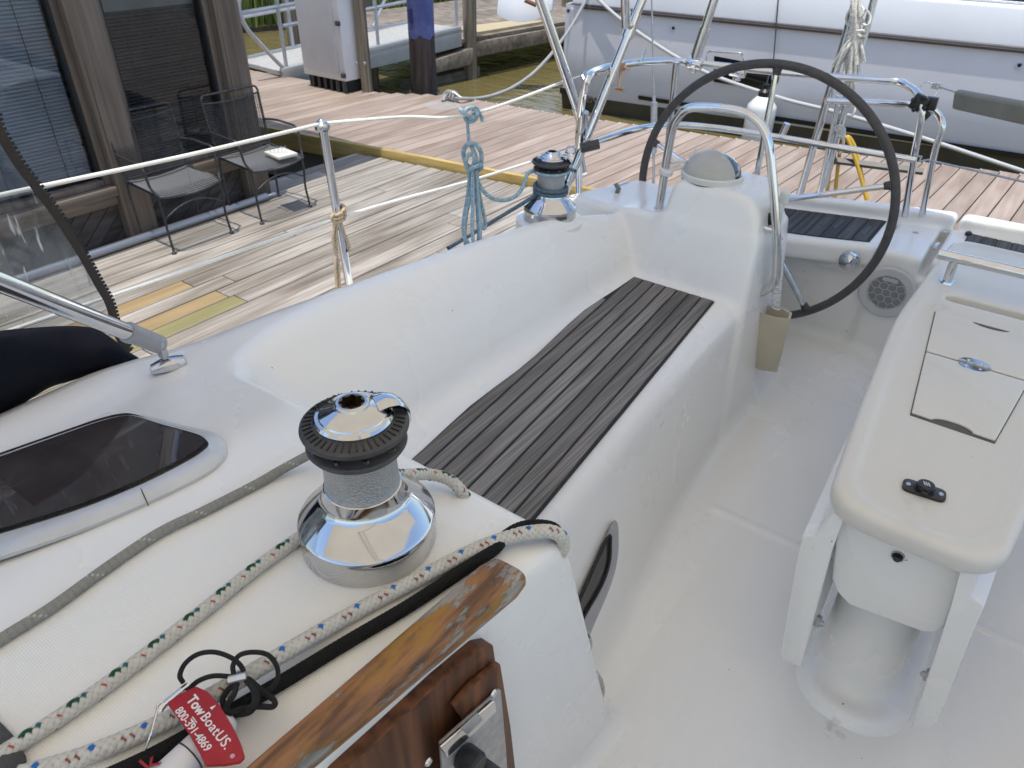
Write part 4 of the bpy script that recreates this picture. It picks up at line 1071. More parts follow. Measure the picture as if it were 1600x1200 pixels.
# backstay wire with its turnbuckle
b0 = PY(1021, 300, 3.25); b1 = PY(1022, 160, 3.25); b2 = PY(1018, -10, 3.25)
st = tubes('backstay', [b1, b2, b2+(b2-b1)*2.0], .0040, m=M['satin'], n=8)
mb = MB(); mb.tube([b1+(b2-b1)*-.02, b1+(b2-b1)*.06], .008, 10); mb.tube([b1, b1.lerp(b0, .22)], .0155, 12); mb.tube([b1.lerp(b0, .22), b1.lerp(b0, .6)], .008, 8); mb.tube([b1.lerp(b0, .3), b1.lerp(b0, .55)], .0145, 12); mb.tube([b1.lerp(b0, .6), b1.lerp(b0, .9)], .006, 8); mb.tube([b1.lerp(b0, .86), b0], .014, 8, flat=.5)
obj('turnbuckle', mb, M['satin'], st)

# stern ladder folded up behind the gate
YL = 3.56
def ladder_rail(pts, r=.0155): return [PY(x, y, YL) for x, y in pts]
lad = tubes('stern_ladder', ladder_rail([(1247, 312), (1345, -25)]), .0175, n=16, label='folded stainless stern ladder standing at the transom')
tubes('ladder_rail', [PY(x, y, YL+.02) for x, y in [(1288, 292), (1372, -25)]], .0150, parent=lad, n=16)
tubes('ladder_rail', smooth([PY(1281, 300, YL+.01), PY(1302, 200, YL+.01), PY(1312, 150, YL+.01)], 5), .0130, parent=lad)
mb = MB(); a_, b_ = PY(1290, 249, YL+.03), PY(1443, 268, YL+.10); mb.tube([a_, b_], .016, 4); obj('ladder_step', mb, M['rubber'], lad)
mb = MB(); mb.tube([PY(1219, 217, YL+.05), PY(1230, 193, YL+.05)], .0165, 14); obj('ladder_stub', mb, M['steel'], lad)

# ================================================================== lifelines and stanchion
XS = -1.62
t0, tl, t1 = PX(503, 193, XS), PX(530, 340, XS), PX(545, 440, XS)
mb = MB(); mb.tube([t0+Vector((0, 0, -.0)), t1+(t1-t0)*.12], .0125, 16); mb.ball(t0, .0135, 14)
stn = obj('stanchion', mb, M['steel'], boat, label='upright stainless stanchion carrying the two white lifelines')
mb = MB(); mb.lathe([(.019, -.012), (.021, -.004), (.019, .006), (.012, .012)], t0+Vector((0, 0, -.006)), 18); obj('stanchion_cap', mb, M['chrome'], stn)
M['vinyl_line'] = mat('white_vinyl_line', (.80, .79, .74), .35, col2=(.66, .65, .60), scale=6)
e_up = PZ(896, 122, 1.03); e_low = PZ(888, 236, .80)
f_up = PX(0, 305, XS-.02); f_low = PX(0, 522, XS-.02)
def line(nm, pts, r=.0048): return tubes(nm, smooth(pts, 10), r, m=M['vinyl_line'], n=10)
dv = f_up-t0
line('lifeline', [t0+dv*1.6, f_up, t0+dv*.5+Vector((0, 0, -.004)), t0])
knot_p = PZ(738, 178, 1.035)
line('lifeline', [t0, t0.lerp(knot_p, .5)+Vector((0, 0, .004)), knot_p, knot_p.lerp(e_up, .93)])
line('lifeline', [tl+(f_low-tl)*1.6, f_low, tl, tl.lerp(e_low, .5)+Vector((0, 0, -.004)), tl.lerp(e_low, .80)])
mb = MB(); mb.tube([knot_p.lerp(e_up, .9), PZ(915, 116, 1.05)], .003, 8); mb.tube([knot_p.lerp(e_up, .93), knot_p.lerp(e_up, .97)], .0065, 8); mb.tube(smooth([PZ(910, 118, 1.05), PZ(916, 112, 1.06), PZ(922, 122, 1.05), PZ(916, 130, 1.03), PZ(910, 118, 1.05)], 4), .0035, 6); obj('lifeline_end', mb, M['steel'], push)
mb = MB(); mb.tube([tl.lerp(e_low, .79), e_low.lerp(PZ(900, 225, .82), .7)], .003, 8); mb.tube([tl.lerp(e_low, .9), tl.lerp(e_low, .95)], .0065, 8); mb.tube(smooth([PZ(884, 238, .80), PZ(888, 229, .81), PZ(898, 232, .81), PZ(895, 241, .80), PZ(884, 238, .80)], 4), .0035, 6); obj('lifeline_end', mb, M['steel'], push)
# port side: gate lifelines and the padded sleeve
q0 = PZ(1437, 145, .985); sl0, sl1 = PZ(1498, 147, 1.0), PZ(1640, 174, 1.06)
mb = MB(); mb.tube([PZ(1452, 160, .95), PZ(1470, 140, .985), PZ(1462, 134, .99)], .003, 6); mb.tube([PZ(1438, 135, .99), PZ(1446, 127, 1.0), PZ(1462, 132, .99)], .003, 6); mb.box(PZ(1463, 134, .99), (.03, .02, .022)); mb.tube([PZ(1466, 135, .99), sl0+(sl1-sl0)*.1], .0038, 8)
gl = obj('gate_line', mb, M['satin'], push)
rows = []; ax_ = (sl1-sl0).normalized(); nz = Vector((0, 0, 1)); nx = ax_.cross(nz).normalized()
for t in np.linspace(0, 2.2, 18):
    c = sl0+(sl1-sl0)*t; r1 = .0165; ring = []
    for k in np.linspace(0, 2*PI, 21):
        x_, z_ = math.cos(k), math.sin(k); dz = -.024 if z_ < -.2 else 0
        ring.append(c+nx*x_*(r1*(1 if z_ > -.3 else .62))+nz*(z_*r1+dz-.012*max(0, -z_)-.0))
    rows.append(ring)
mb = MB(); mb.grid(rows); obj('padded_sleeve', mb, mat('grey_green_vinyl', (.23, .235, .20), .55, bump=.3, bscale=250, col2=(.19, .195, .165), scale=8), boat, fix=True, label='grey padded sleeve laced over the far lifeline')
mb = MB(); mb.tube([PZ(1428, 243, .77), PZ(1440, 245, .77), PZ(1436, 252, .76), PZ(1450, 250, .765), PZ(1640, 293, .80)], .0042, 8); obj('gate_line', mb, M['satin'], push)

# ================================================================== mooring cleat on the quarter
q = Vector((-1.075, 2.80, .578)); q = PZ(972, 302, .60)
mb = MB(); c0, c1 = PZ(948, 306, .61), PZ(996, 289, .61); mb.tube(smooth([c0, c0.lerp(c1, .25)+Vector((0, 0, .012)), c0.lerp(c1, .5)+Vector((0, 0, .012)), c0.lerp(c1, .75)+Vector((0, 0, .012)), c1], 6), [.006+.009*math.sin(PI*i/24) for i in range(25)], 10)
for t in (.35, .65): mb.tube([c0.lerp(c1, t)+Vector((0, 0, .012)), c0.lerp(c1, t)+Vector((0, 0, -.04))], .010, 10)
obj('mooring_cleat', mb, mat('grey_cast_cleat', (.42, .44, .47), .35, .6), boat)

# ================================================================== dodger: tube bow, foot, clear side panel with zip, navy skirt
ft = PZ(262, 572, .712)
tp1 = PD(0, 441, 1.50); tq = PD(243, 536, (ft-Vector(CAM)).length*.985)
dT = (tp1-tq).normalized()
dodger = tubes('dodger_bow', fillet([tq, tq+dT*.95, (-1.05, -.52, 1.98), (1.11, -.52, 1.98), (1.46, .0, 1.4)], [.15, .35, .35]), .0175, n=18, label='stainless hoop of the spray hood rising from the deck on the left')
mb = MB(); mb.tube([tq-dT*.012, tq+dT*.085], .0205, 18); mb.tube([tq+dT*.078, tq+dT*.086], .0225, 18); obj('bow_sleeve', mb, mat('grey_sleeve', (.34, .34, .36), .38, .4), dodger)
mb = MB(); e1 = (PZ(288, 565, .715)-PZ(236, 577, .715)).normalized(); e2 = Vector((-e1.y, e1.x, 0))
rows = []
for t, hh_, ww in [(-.036, .006, .010), (-.033, .014, .014), (-.012, .022, .017), (.0, .024, .018), (.018, .023, .018), (.036, .020, .016), (.040, .012, .013)]:
    rows.append([ft+e1*t+e2*ww*math.cos(k)*1.0+Vector((0, 0, -.004+hh_*max(0, math.sin(k))**.5)) for k in np.linspace(0, PI, 11)])
mb.grid(rows); n = len(mb.v); mb.f.append(tuple(range(11))); mb.f.append(tuple(range(n-1, n-12, -1))); mb.m += [0, 0]
fo = obj('deck_foot', mb, M['chrome'], dodger, fix=True, sharp=40)
mb = MB(); up_ = (tq-ft); mb.box(ft+Vector((0, 0, .035))+up_*.2, (.022, .014, .050)); mb.tube([ft+e2*.016+Vector((0, 0, .045))+up_*.25, ft-e2*.016+Vector((0, 0, .045))+up_*.25], .009, 12); obj('foot_fork', mb, M['satin'], fo, bevel=.003)
# the zip line of the clear panel, outboard of the hoop
zl = [(-8, 170), (0, 200), (30, 252), (60, 292), (95, 340), (130, 395), (155, 440), (172, 470), (180, 497), (186, 520), (203, 548)]
XZ = -1.60
zp = smooth([PX(x, y, XZ-.0) for x, y in zl], 8)
zp = [p+Vector((0, 0, 0)) for p in zp]
rows = []; NZ = len(zp)
side = MB(); fwd_pts = []
rowsA = []
for i, p in enumerate(zp):
    a = Vector((p.x-.012, p.y, p.z)); f_ = Vector((-1.56, -1.25, p.z+.05*(1-i/NZ)))
    rowsA.append([a.lerp(f_, t)+Vector((-.03*math.sin(PI*t)+.006*math.sin(9*t+6*i/NZ), 0, 0)) for t in np.linspace(0, 1, 24)])
side.sheet(rowsA, (-.0015, 0, 0)); pan = obj('clear_panel', side, glassy('scratched_clear_vinyl', (.86, .88, .89), .05, .10, scratch=.55), dodger, fix=True, sharp=180, label='scratched clear vinyl side panel of the spray hood')
band = []
for i, p in enumerate(zp):
    t = (zp[min(i+1, NZ-1)]-zp[max(i-1, 0)]).normalized(); nrm = Vector((0, t.z, -t.y)); nrm = -nrm if nrm.y < 0 else nrm
    band.append([p+nrm*w_ for w_ in (-.013, -.005, .0, .004)])
mb = MB(); mb.sheet(band, (.004, 0, 0)); zb = obj('zip_band', mb, mat('brown_black_webbing', (.035, .028, .025), .85, bump=.4, bscale=500), pan, fix=True)
mb = MB(); acc = 0
for i in range(1, NZ):
    L_ = (zp[i]-zp[i-1]).length; t = (zp[i]-zp[i-1]).normalized(); nrm = Vector((0, t.z, -t.y)); nrm = -nrm if nrm.y < 0 else nrm
    s_ = 0
    while acc+L_ >= .0095:
        s_ += .0095-acc if True else 0; L_ -= (.0095-acc); acc = 0
        c = zp[i-1]+t*s_+nrm*.0065; mb.box(c, (.005, .0065, .005), Matrix((Vector((1, 0, 0)), nrm, t)).transposed())
    acc += L_
obj('zip_teeth', mb, M['black'], pan)
# navy skirt
sk_top = [PX(x, y, -1.585) for x, y in [(-90, 540), (-40, 524), (0, 515), (40, 512), (90, 510), (130, 511), (155, 516), (180, 532), (196, 546), (212, 556)]]
sk_bot = [PZ(x, y, .650) for x, y in [(-90, 705), (-40, 675), (0, 652), (40, 631), (80, 606), (110, 595), (140, 584), (165, 578), (190, 573), (207, 560)]]
T_, B_ = smooth(sk_top, 4), smooth(sk_bot, 4)
rows = []
for t in np.linspace(0, 1, 14):
    rows.append([a.lerp(b_, t)+Vector((.045*math.sin(PI*t)+.006*math.sin(.22*i+2*t), 0, 0)) for i, (a, b_) in enumerate(zip(T_, B_))])
mb = MB(); mb.sheet(rows, (-.004, 0, -.003)); obj('canvas_skirt', mb, M['canvas'], pan, fix=True, sharp=180, label='navy canvas skirt of the spray hood')
# dodger roof above the companionway
rows = []
for y in np.linspace(-1.5, -.40, 8):
    rows.append([Vector((x, y, 2.02-.25*max(0, (-.6-y))**1.3-.30*abs((x-XC)/1.45)**3)) for x in np.linspace(XC-1.45, XC+1.45, 15)])
mb = MB(); mb.sheet(rows, (0, 0, .004)); obj('dodger_roof', mb, M['shade'], dodger, fix=True)

# ================================================================== ropes
M['rope'] = vcol('braided_rope', .85, .2)
ZC = .80
def deckline(px, r, dz=0): return smooth([PZ(x, y, ZC+r+dz) for x, y in px], 14)
WHITE = (.56, .54, .49)
rg = .0100
pathg = [PZ(x, y, ZC+rg) for x, y in [(-70, 1222), (20, 1168), (150, 1082), (300, 968), (400, 888), (478, 833)]]
wall = WB; tang = []
for i in range(10): 
    a = rad(196-14*i); tang.append(Vector((WB.x+.062*math.cos(a), WB.y+.062*math.sin(a), .888+.0005*i)))
rope_g = thing('green_flecked_rope', 'white rope flecked with dark green running over the coachroof to the big winch', 'rope', PZ(300, 968, ZC), group=None)
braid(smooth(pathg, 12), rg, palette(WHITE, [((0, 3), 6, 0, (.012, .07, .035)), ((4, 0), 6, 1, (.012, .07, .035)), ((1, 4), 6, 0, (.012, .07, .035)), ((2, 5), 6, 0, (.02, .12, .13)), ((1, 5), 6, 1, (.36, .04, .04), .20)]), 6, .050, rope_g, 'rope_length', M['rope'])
pg2 = smooth([PZ(600, 742, .86), PZ(640, 742, .835), PZ(668, 741, .815), PZ(698, 748, .808), PZ(720, 766, .795), PZ(740, 800, .74), PZ(765, 850, .64), PZ(770, 960, .50)], 12)
braid(pg2, rg, palette(WHITE, [((0, 3), 6, 0, (.012, .07, .035)), ((4, 0), 6, 1, (.012, .07, .035)), ((1, 4), 6, 0, (.012, .07, .035)), ((2, 5), 6, 0, (.02, .12, .13)), ((1, 5), 6, 1, (.36, .04, .04), .20)]), 6, .050, rope_g, 'rope_tail', M['rope'])
# its tail shows again below the coachroof corner
pg3 = smooth([PX(905, 985, -.42), PX(918, 1000, -.40), PX(915, 1030, -.41), PX(912, 1045, -.46)], 10)
braid(pg3, rg*.9, palette((.45, .44, .40), [((0, 3), 6, 0, (.012, .05, .03))]), 6, .050, rope_g, 'rope_tail', M['rope'])
pg4 = smooth([PX(918, 1040, -.42), PX(935, 1062, -.40), PX(938, 1085, -.40), PX(925, 1110, -.45)], 10)
braid(pg4, rg*.9, palette((.45, .44, .40), [((0, 3), 6, 0, (.012, .05, .03))]), 6, .050, rope_g, 'rope_tail', M['rope'])
# blue flecked rope: from the lower left round the corner of the coachroof
rb = .0110
xs_b = [(30, 1212), (130, 1182), (240, 1136), (330, 1088), (420, 1035), (540, 965), (640, 912), (740, 860), (800, 838), (835, 831)]
pb = [PZ(x, y, ZC+rb+(.012 if 250 < x < 430 else 0)) for x, y in xs_b]
pb += [PZ(862, 831, ZC+rb*.6), PZ(879, 842, ZC-.012), PZ(876, 864, ZC-.05), PZ(860, 880, ZC-.11), PZ(850, 930, ZC-.25)]
rope_b = thing('blue_flecked_rope', 'white rope flecked with blue and red passing over the coachroof corner', 'rope', PZ(640, 912, ZC))
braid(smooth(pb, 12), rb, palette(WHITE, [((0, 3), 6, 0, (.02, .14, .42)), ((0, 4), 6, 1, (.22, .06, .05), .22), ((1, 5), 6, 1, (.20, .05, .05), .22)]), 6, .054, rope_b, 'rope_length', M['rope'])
rope_k = thing('black_rope', 'plain black rope lying beside the blue flecked rope', 'rope', PZ(540, 1000, ZC))
pk = [PZ(x, y, ZC+.0085) for x, y in [(150, 1222), (240, 1180), (330, 1130), (440, 1066), (540, 1005), (640, 946), (720, 893), (770, 860)]]+[PZ(790, 838, ZC+.010), PZ(815, 824, ZC+.010), PZ(845, 821, ZC+.006), PZ(868, 828, ZC-.005), PZ(872, 850, ZC-.05), PZ(856, 885, ZC-.13)]
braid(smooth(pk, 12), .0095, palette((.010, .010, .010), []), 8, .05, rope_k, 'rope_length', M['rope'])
rope_y = thing('grey_rope', 'dull grey rope running over the coachroof towards the winch jaws', 'rope', PZ(220, 850, ZC))
pgy = [PZ(x, y, ZC+.0075) for x, y in [(-60, 1040), (0, 1000), (80, 950), (170, 885), (250, 832), (320, 798), (400, 757)]]+[PZ(440, 734, ZC+.012), PZ(490, 707, ZC+.03), PZ(520, 694, ZC+.045)]
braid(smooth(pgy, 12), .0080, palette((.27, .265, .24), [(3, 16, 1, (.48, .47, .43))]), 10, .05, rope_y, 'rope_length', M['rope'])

# blue rope: coil hanging on the lifeline, wrapped on the second winch
BL = palette((.30, .42, .49), [(0, 6, 1, (.50, .60, .64)), (2, 6, 0, (.16, .26, .33))])
rope_c = thing('blue_rope_coil', 'light blue rope hanging in a knotted coil on the lifeline', 'rope', PX(740, 300, -1.50))
kp = knot_p
D0 = (kp-Vector(CAM)).length
def K(x, y, d=0): return PD(x, y, D0+d)
rr = .0062
def br(px, r=rr, nm='rope_length', pal=BL): return braid(smooth([K(*p) for p in px], 10), r, pal, 6, .03, rope_c, nm, M['rope'], ring=20, ds=.003)
br([(718, 170, -.01), (726, 178, -.03), (740, 184, -.02), (746, 175, .01), (738, 168, .02), (728, 172, -.01), (727, 186, -.01), (738, 190, -.01), (746, 180, -.02), (742, 172, -.01)])
br([(736, 172, -.005), (744, 169, -.005), (752, 182, 0), (754, 190, 0)], rr*.9)
br([(730, 180, 0), (731, 200, 0), (733, 225, 0)], rr*.85)
br([(733, 222, 0), (740, 236, -.02), (746, 255, -.02), (742, 262, 0), (730, 258, .01), (724, 240, .0), (730, 226, -.02), (744, 226, -.03), (752, 240, -.02), (751, 258, -.01), (742, 266, 0), (730, 262, -.02), (728, 250, -.03), (735, 240, -.03), (742, 248, -.03), (738, 262, -.02)], rr*1.12, 'coil_knot')
br([(731, 266, -.02), (740, 262, -.04), (750, 258, -.03), (752, 263, 0), (742, 268, .01), (732, 267, .0), (731, 262, -.02)], rr*1.1, 'coil_knot')
for l in ([(740, 265, 0), (736, 300, .0), (728, 340, 0), (727, 372, 0), (740, 384, 0), (748, 372, .01), (746, 330, .01), (742, 266, .01)],
          [(738, 265, -.02), (739, 310, -.02), (738, 360, -.02), (742, 386, -.02), (750, 375, -.01), (748, 320, -.01), (744, 266, -.01)],
          [(744, 266, .01), (748, 300, .01), (757, 340, .02), (758, 356, .02), (752, 352, .01), (746, 318, .0), (742, 268, 0)],
          [(735, 266, .01), (730, 310, .02), (724, 350, .02), (728, 385, .02)]):
    br(l, rr, 'coil_loop')
wj = W2P+Vector((0, 0, .175*h2/1.0*1.0)); 
zj = W2P.z+.18*h2
br2 = [K(742, 264, 0), K(750, 290, .0), K(766, 308, .0), K(786, 313, .02), K(806, 306, .05), K(818, 290, .08), K(824, 272, .1)]
aj0 = math.atan2(br2[-1].y-W2P.y, br2[-1].x-W2P.x)
for i in range(1, 12): 
    a = rad(205)+rad(19*i); br2.append(Vector((W2P.x+.058*math.cos(a), W2P.y+.058*math.sin(a), zj)))
br2.append(Vector((W2P.x+.075, W2P.y+.03, zj+.004)))
DK = palette((.10, .15, .19), [(0, 4, 1, (.16, .22, .27))])
braid(smooth(br2, 10), .0066, BL, 6, .03, rope_c, 'rope_length', M['rope'], ring=20, ds=.003)
wr = []
for i in range(0, 46):
    a = rad(235)-rad(20*i); wr.append(Vector((W2P.x+.0545*math.cos(a), W2P.y+.0545*math.sin(a), W2P.z+h2*.092+.0135*(i/18))))
wl = [PD(700, 388, (W2P-Vector(CAM)).length*.93), PD(760, 352, (W2P-Vector(CAM)).length*.97)]
braid(smooth(wl+wr, 6), .0068, DK, 6, .03, rope_c, 'winch_turns', M['rope'], ring=20, ds=.003)

# beige cord round the stanchion
cord = thing('beige_cord', 'frayed beige cord knotted round the stanchion', 'cord', tl)
BG = palette((.50, .40, .28), [(0, 6, 1, (.40, .22, .14))])
for i, dz in enumerate((-.0, .011, .022)):
    pts = [tl+Vector((.0175*math.cos(a), .0175*math.sin(a), dz+.01*math.sin(a))) for a in np.linspace(0, 2*PI, 20)]
    braid(pts, .006, BG, 6, .03, cord, 'cord_turn', M['rope'], ring=16, ds=.002)
for px in ([(524, 345), (520, 365), (522, 385), (528, 410), (530, 440), (532, 470)], [(527, 348), (525, 372), (526, 395), (524, 415), (527, 455)], [(532, 345), (536, 360), (543, 378), (546, 390), (542, 392)], [(522, 334), (518, 340), (524, 350)]):
    braid(smooth([PX(x, y, XS+.014) for x, y in px], 8), .0048, BG, 6, .03, cord, 'cord_tail', M['rope'], ring=16, ds=.002)
# rope on the quarter cleat
cl = thing('cleat_line', 'grey mooring line hitched round the cleat on the stern quarter', 'rope', q)
cc = [PZ(x, y, .615) for x, y in [(940, 303), (955, 296), (975, 292), (982, 300), (966, 306), (958, 300), (968, 292), (980, 298), (984, 306)]]
braid(smooth(cc, 8), .0095, palette((.22, .22, .21), []), 6, .04, cl, 'rope_length', M['rope'], ring=18, ds=.003)
braid(smooth([PZ(962, 306, .615), PZ(966, 296, .65), PZ(963, 289, .66), PZ(970, 300, .62), PZ(975, 308, .61)], 8), .0085, palette((.22, .22, .21), []), 6, .04, cl, 'rope_hitch', M['rope'], ring=18, ds=.003)

# white rope bundle lashed to the ladder, yellow hose below it
bun = thing('white_rope_bundle', 'bundle of white braided cord lashed high on the stern ladder', 'rope', PY(1330, 60, 3.52))
WB_ = palette((.68, .67, .62), [(0, 5, 1, (.38, .40, .42))])
rng = random.Random(5)
def bl(px, r=.0070, pal=WB_, y=3.50): return braid(smooth([PY(a, b, y+rng.uniform(-.025, .015)) for a, b in px], 8), r, pal, 6, .03, bun, 'cord_strand', M['rope'], ring=12, ds=.004)
for i in range(17):
    t = i/16; x0 = 1330+14*t+rng.uniform(-2, 2); x1 = 1333+10*t; x2 = 1302+48*t+rng.uniform(-5, 5); yb_ = 96+rng.uniform(0, 34)+(10 if .3 < t < .8 else -8)
    bl([(x0+rng.uniform(-4, 6), -14), (x0, 18+rng.uniform(-6, 6)), (x1, 53), (x2*.5+x1*.5, 76), (x2, yb_)])
for i in range(9):
    x2 = 1318+rng.uniform(0, 20); bl([(1335+rng.uniform(-6, 6), 88), (x2, 115), (x2+rng.uniform(-8, 6), 140), (x2+rng.uniform(-14, 2), 165)], .0045)
for dy in (50, 54, 58): bl([(1326, dy), (1336, dy+3), (1350, dy+2), (1348, dy-2), (1336, dy-1), (1326, dy)], .006)
for l in ([(1338, 8), (1326, 18), (1322, 34), (1330, 40), (1342, 30), (1350, 20), (1346, 10), (1338, 8)], [(1352, 14), (1360, 26), (1356, 40), (1346, 36)], [(1330, 12), (1342, 22), (1352, 40), (1350, 48)], [(1300, 118), (1308, 112), (1312, 124), (1302, 136), (1310, 142)], [(1330, 160), (1336, 168), (1332, 180), (1322, 178), (1326, 166)], [(1300, 130), (1306, 142), (1316, 138)]): bl(l, .005)
hose = thing('yellow_hose', 'yellow hose hung in a loop from the stern ladder', 'hose', PY(1320, 230, 3.56))
ym_ = mat('yellow_hose_rubber', (.60, .38, .035), .4, col2=(.5, .30, .03), scale=12)
YH = 3.60
for l in ([(1293, 312), (1298, 270), (1302, 240), (1306, 220), (1314, 212), (1325, 216), (1334, 236), (1345, 270), (1356, 312)], [(1299, 312), (1303, 272), (1308, 235), (1318, 214), (1328, 224), (1336, 250), (1344, 285), (1351, 312)]):
    mb = MB(); mb.tube(smooth([PY(a+(5 if l[0][0] > 1295 else -2), b, YH+(.02 if l[0][0] > 1295 else 0)) for a, b in l], 10), .0085, 12); obj('hose_loop', mb, ym_, hose)
wrp = thing('white_lashing', 'short white cord lashing that holds up the yellow hose', 'rope', PY(1312, 205, 3.54))
for i in range(5):
    a = i*.5; braid(smooth([PY(1304+i*2, 200+i*3, 3.53), PY(1312, 196+i*4, 3.51), PY(1320, 202+i*3, 3.53), PY(1314, 212+i, 3.56), PY(1304+i*2, 200+i*3, 3.55)], 8), .0055, palette((.6, .58, .54), []), 6, .03, wrp, 'cord_turn', M['rope'], ring=12, ds=.004)
braid(smooth([PY(1316, 210, 3.52), PY(1318, 225, 3.52), PY(1312, 240, 3.52)], 8), .005, palette((.6, .58, .54), []), 6, .03, wrp, 'cord_tail', M['rope'], ring=12, ds=.004)

# ================================================================== key float with a red tag and black lanyard
kz = ZC+.043
key = thing('key_float', 'red rescue service key tag with white lettering on a black lanyard', 'key ring', PZ(320, 1130, ZC))
RED = mat('red_foam', (.36, .008, .018), .55, bump=.2, bscale=400, col2=(.30, .006, .014), scale=20)
tp = [(262, 1102), (285, 1087), (308, 1076), (326, 1084), (346, 1107), (364, 1137), (378, 1166), (384, 1186), (376, 1195), (352, 1199), (322, 1200), (313, 1180), (298, 1152), (280, 1126)]
mb = MB(); mb.prism([PZ(x, y, kz) for x, y in tp], (0, 0, .006)); tg = obj('red_tag', mb, RED, key, bevel=.002)
o_, u1 = PZ(291, 1094, kz+.0062), PZ(348, 1168, kz+.0062); ux = u1-o_; uy = PZ(330, 1066, kz)-PZ(291, 1094, kz)
WT = mat('white_print', (.75, .72, .72), .6)
text_mesh('Tow', .0150, o_, ux, uy, WT, tg, 'tag_lettering', .0003, .0004)
o2 = o_+ux.normalized()*.030; text_mesh('BoatUS.', .0150, o2, ux, uy, WT, tg, 'tag_lettering', .0003, .0001, space=1.10)
text_mesh('®', .006, o2+ux.normalized()*.0625, ux, uy, WT, tg, 'tag_lettering', .0003)
uyn = (uy-ux.normalized()*uy.dot(ux.normalized())).normalized()
text_mesh('800-391-4869', .0120, o_-uyn*.0150+ux.normalized()*.003, ux, uy, WT, tg, 'tag_lettering', .0003, .0001)
mb = MB(); bb = o_+ux.normalized()*.0275+uyn*.0135; un = ux.normalized()   # tiny boat mark over the lettering
mb.prism([bb+un*.000, bb+un*.004, bb+un*.002+uyn*.006], (0, 0, .0004)); mb.prism([bb-un*.004-uyn*.019, bb+un*.006-uyn*.019, bb+un*.006-uyn*.018, bb-un*.004-uyn*.018], (0, 0, .0004)); mb.prism([bb-un*.003-uyn*.021, bb+un*.005-uyn*.021, bb+un*.005-uyn*.020, bb-un*.003-uyn*.020], (0, 0, .0004)); obj('tag_emblem', mb, WT, tg)
mb = MB(); fl0, fl1 = PZ(352, 1128, ZC+.022), PZ(262, 1215, ZC+.022)
mb.tube([fl0+(fl0-fl1)*.1, fl0, fl1, fl1+(fl1-fl0)*.6], [.012, .017, .0185, .0185], 20); fb_ = obj('white_float', mb, mat('white_foam', (.66, .65, .66), .5), key, bevel=.003)
mb = MB(); mb.tube([fl0.lerp(fl1, .62), fl0.lerp(fl1, .64)], .0188, 20); obj('float_ring', mb, M['black'], fb_)
text_mesh('k', .03, fl1+Vector((-.006, -.012, .0186)), fl0-fl1, Vector((-1, 1, 0)), RED, fb_, 'float_print', .0004)
mb = MB(); mb.lathe([(.003, 0), (.006, .002), (.006, .012), (.004, .016), (0, .017)], PZ(364, 1150, ZC+.012), 12, Matrix.Rotation(1.2, 3, 'X')); obj('float_plug', mb, M['white_plastic'], fb_)
def kk(px, r, m, nm): mb = MB(); mb.tube(smooth([PZ(x, y, ZC+z) for x, y, z in px], 8), r, 10); return obj(nm, mb, m, key)
bc = mat('black_cord', (.010, .010, .010), .85, bump=.6, bscale=900)
kk([(286, 1066, .04), (281, 1055, .05), (290, 1036, .06), (310, 1022, .06), (335, 1019, .06), (360, 1027, .055), (376, 1040, .05), (382, 1055, .045)], .0029, bc, 'lanyard')
kk([(366, 1056, .045), (364, 1040, .05), (374, 1024, .055), (395, 1019, .055), (418, 1023, .05), (432, 1040, .045), (434, 1058, .04), (425, 1074, .035), (412, 1082, .03)], .0029, bc, 'lanyard')
kk([(292, 1080, .04), (310, 1064, .045), (335, 1056, .048), (366, 1058, .048)], .0029, bc, 'lanyard')
kk([(376, 1060, .046), (392, 1064, .046), (402, 1085, .04), (395, 1108, .035), (378, 1116, .03), (358, 1112, .03), (348, 1095, .035), (356, 1078, .04), (372, 1068, .045)], .0034, bc, 'lanyard')
kk([(370, 1066, .045), (366, 1084, .045), (356, 1100, .04), (352, 1116, .035), (372, 1110, .035), (400, 1104, .03), (426, 1104, .028), (428, 1094, .03), (410, 1080, .035), (392, 1064, .044)], .0034, bc, 'lanyard')
kk([(384, 1062, .047), (396, 1078, .047), (398, 1098, .042), (386, 1110, .036)], .0034, bc, 'lanyard')
mb = MB(); c = PZ(372, 1060, ZC+.050); mb.tube([PZ(358, 1063, ZC+.047), PZ(386, 1056, ZC+.05)], .0052, 12); obj('lanyard_crimp', mb, mat('pale_metal_crimp', (.6, .6, .6), .3, .8), key)
kk([(294, 1070, .038), (272, 1088, .04), (254, 1104, .042), (250, 1112, .04)], .0036, M['steel'], 'snap_hook')
kk([(266, 1092, .04), (248, 1100, .042), (245, 1112, .042), (240, 1130, .04), (235, 1150, .035), (226, 1172, .02)], .0014, M['steel'], 'split_ring')
# dark grey cloth at the near edge of the coachroof
rows = []
for t in np.linspace(0, 1, 9):
    rows.append([PZ(-70+ (18+ 12*math.sin(3*t)+ i*0)* (i/6)*3.2 + 30*t*(i/6), 1120+95*t+8*math.sin(i*1.3)+6*i*(t-.3), ZC+.004+.012*math.sin(PI*i/6)*(.6+.4*math.sin(5*t+i))) for i in range(7)])
mb = MB(); mb.sheet(rows, (0, 0, .003)); cloth = obj('grey_cloth', mb, mat('grey_fabric', (.085, .085, .085), .9, bump=.6, bscale=400, col2=(.06, .06, .06), scale=9), None, fix=True)
tag(cloth, 'crumpled dark grey cloth at the near edge of the coachroof', 'cloth')
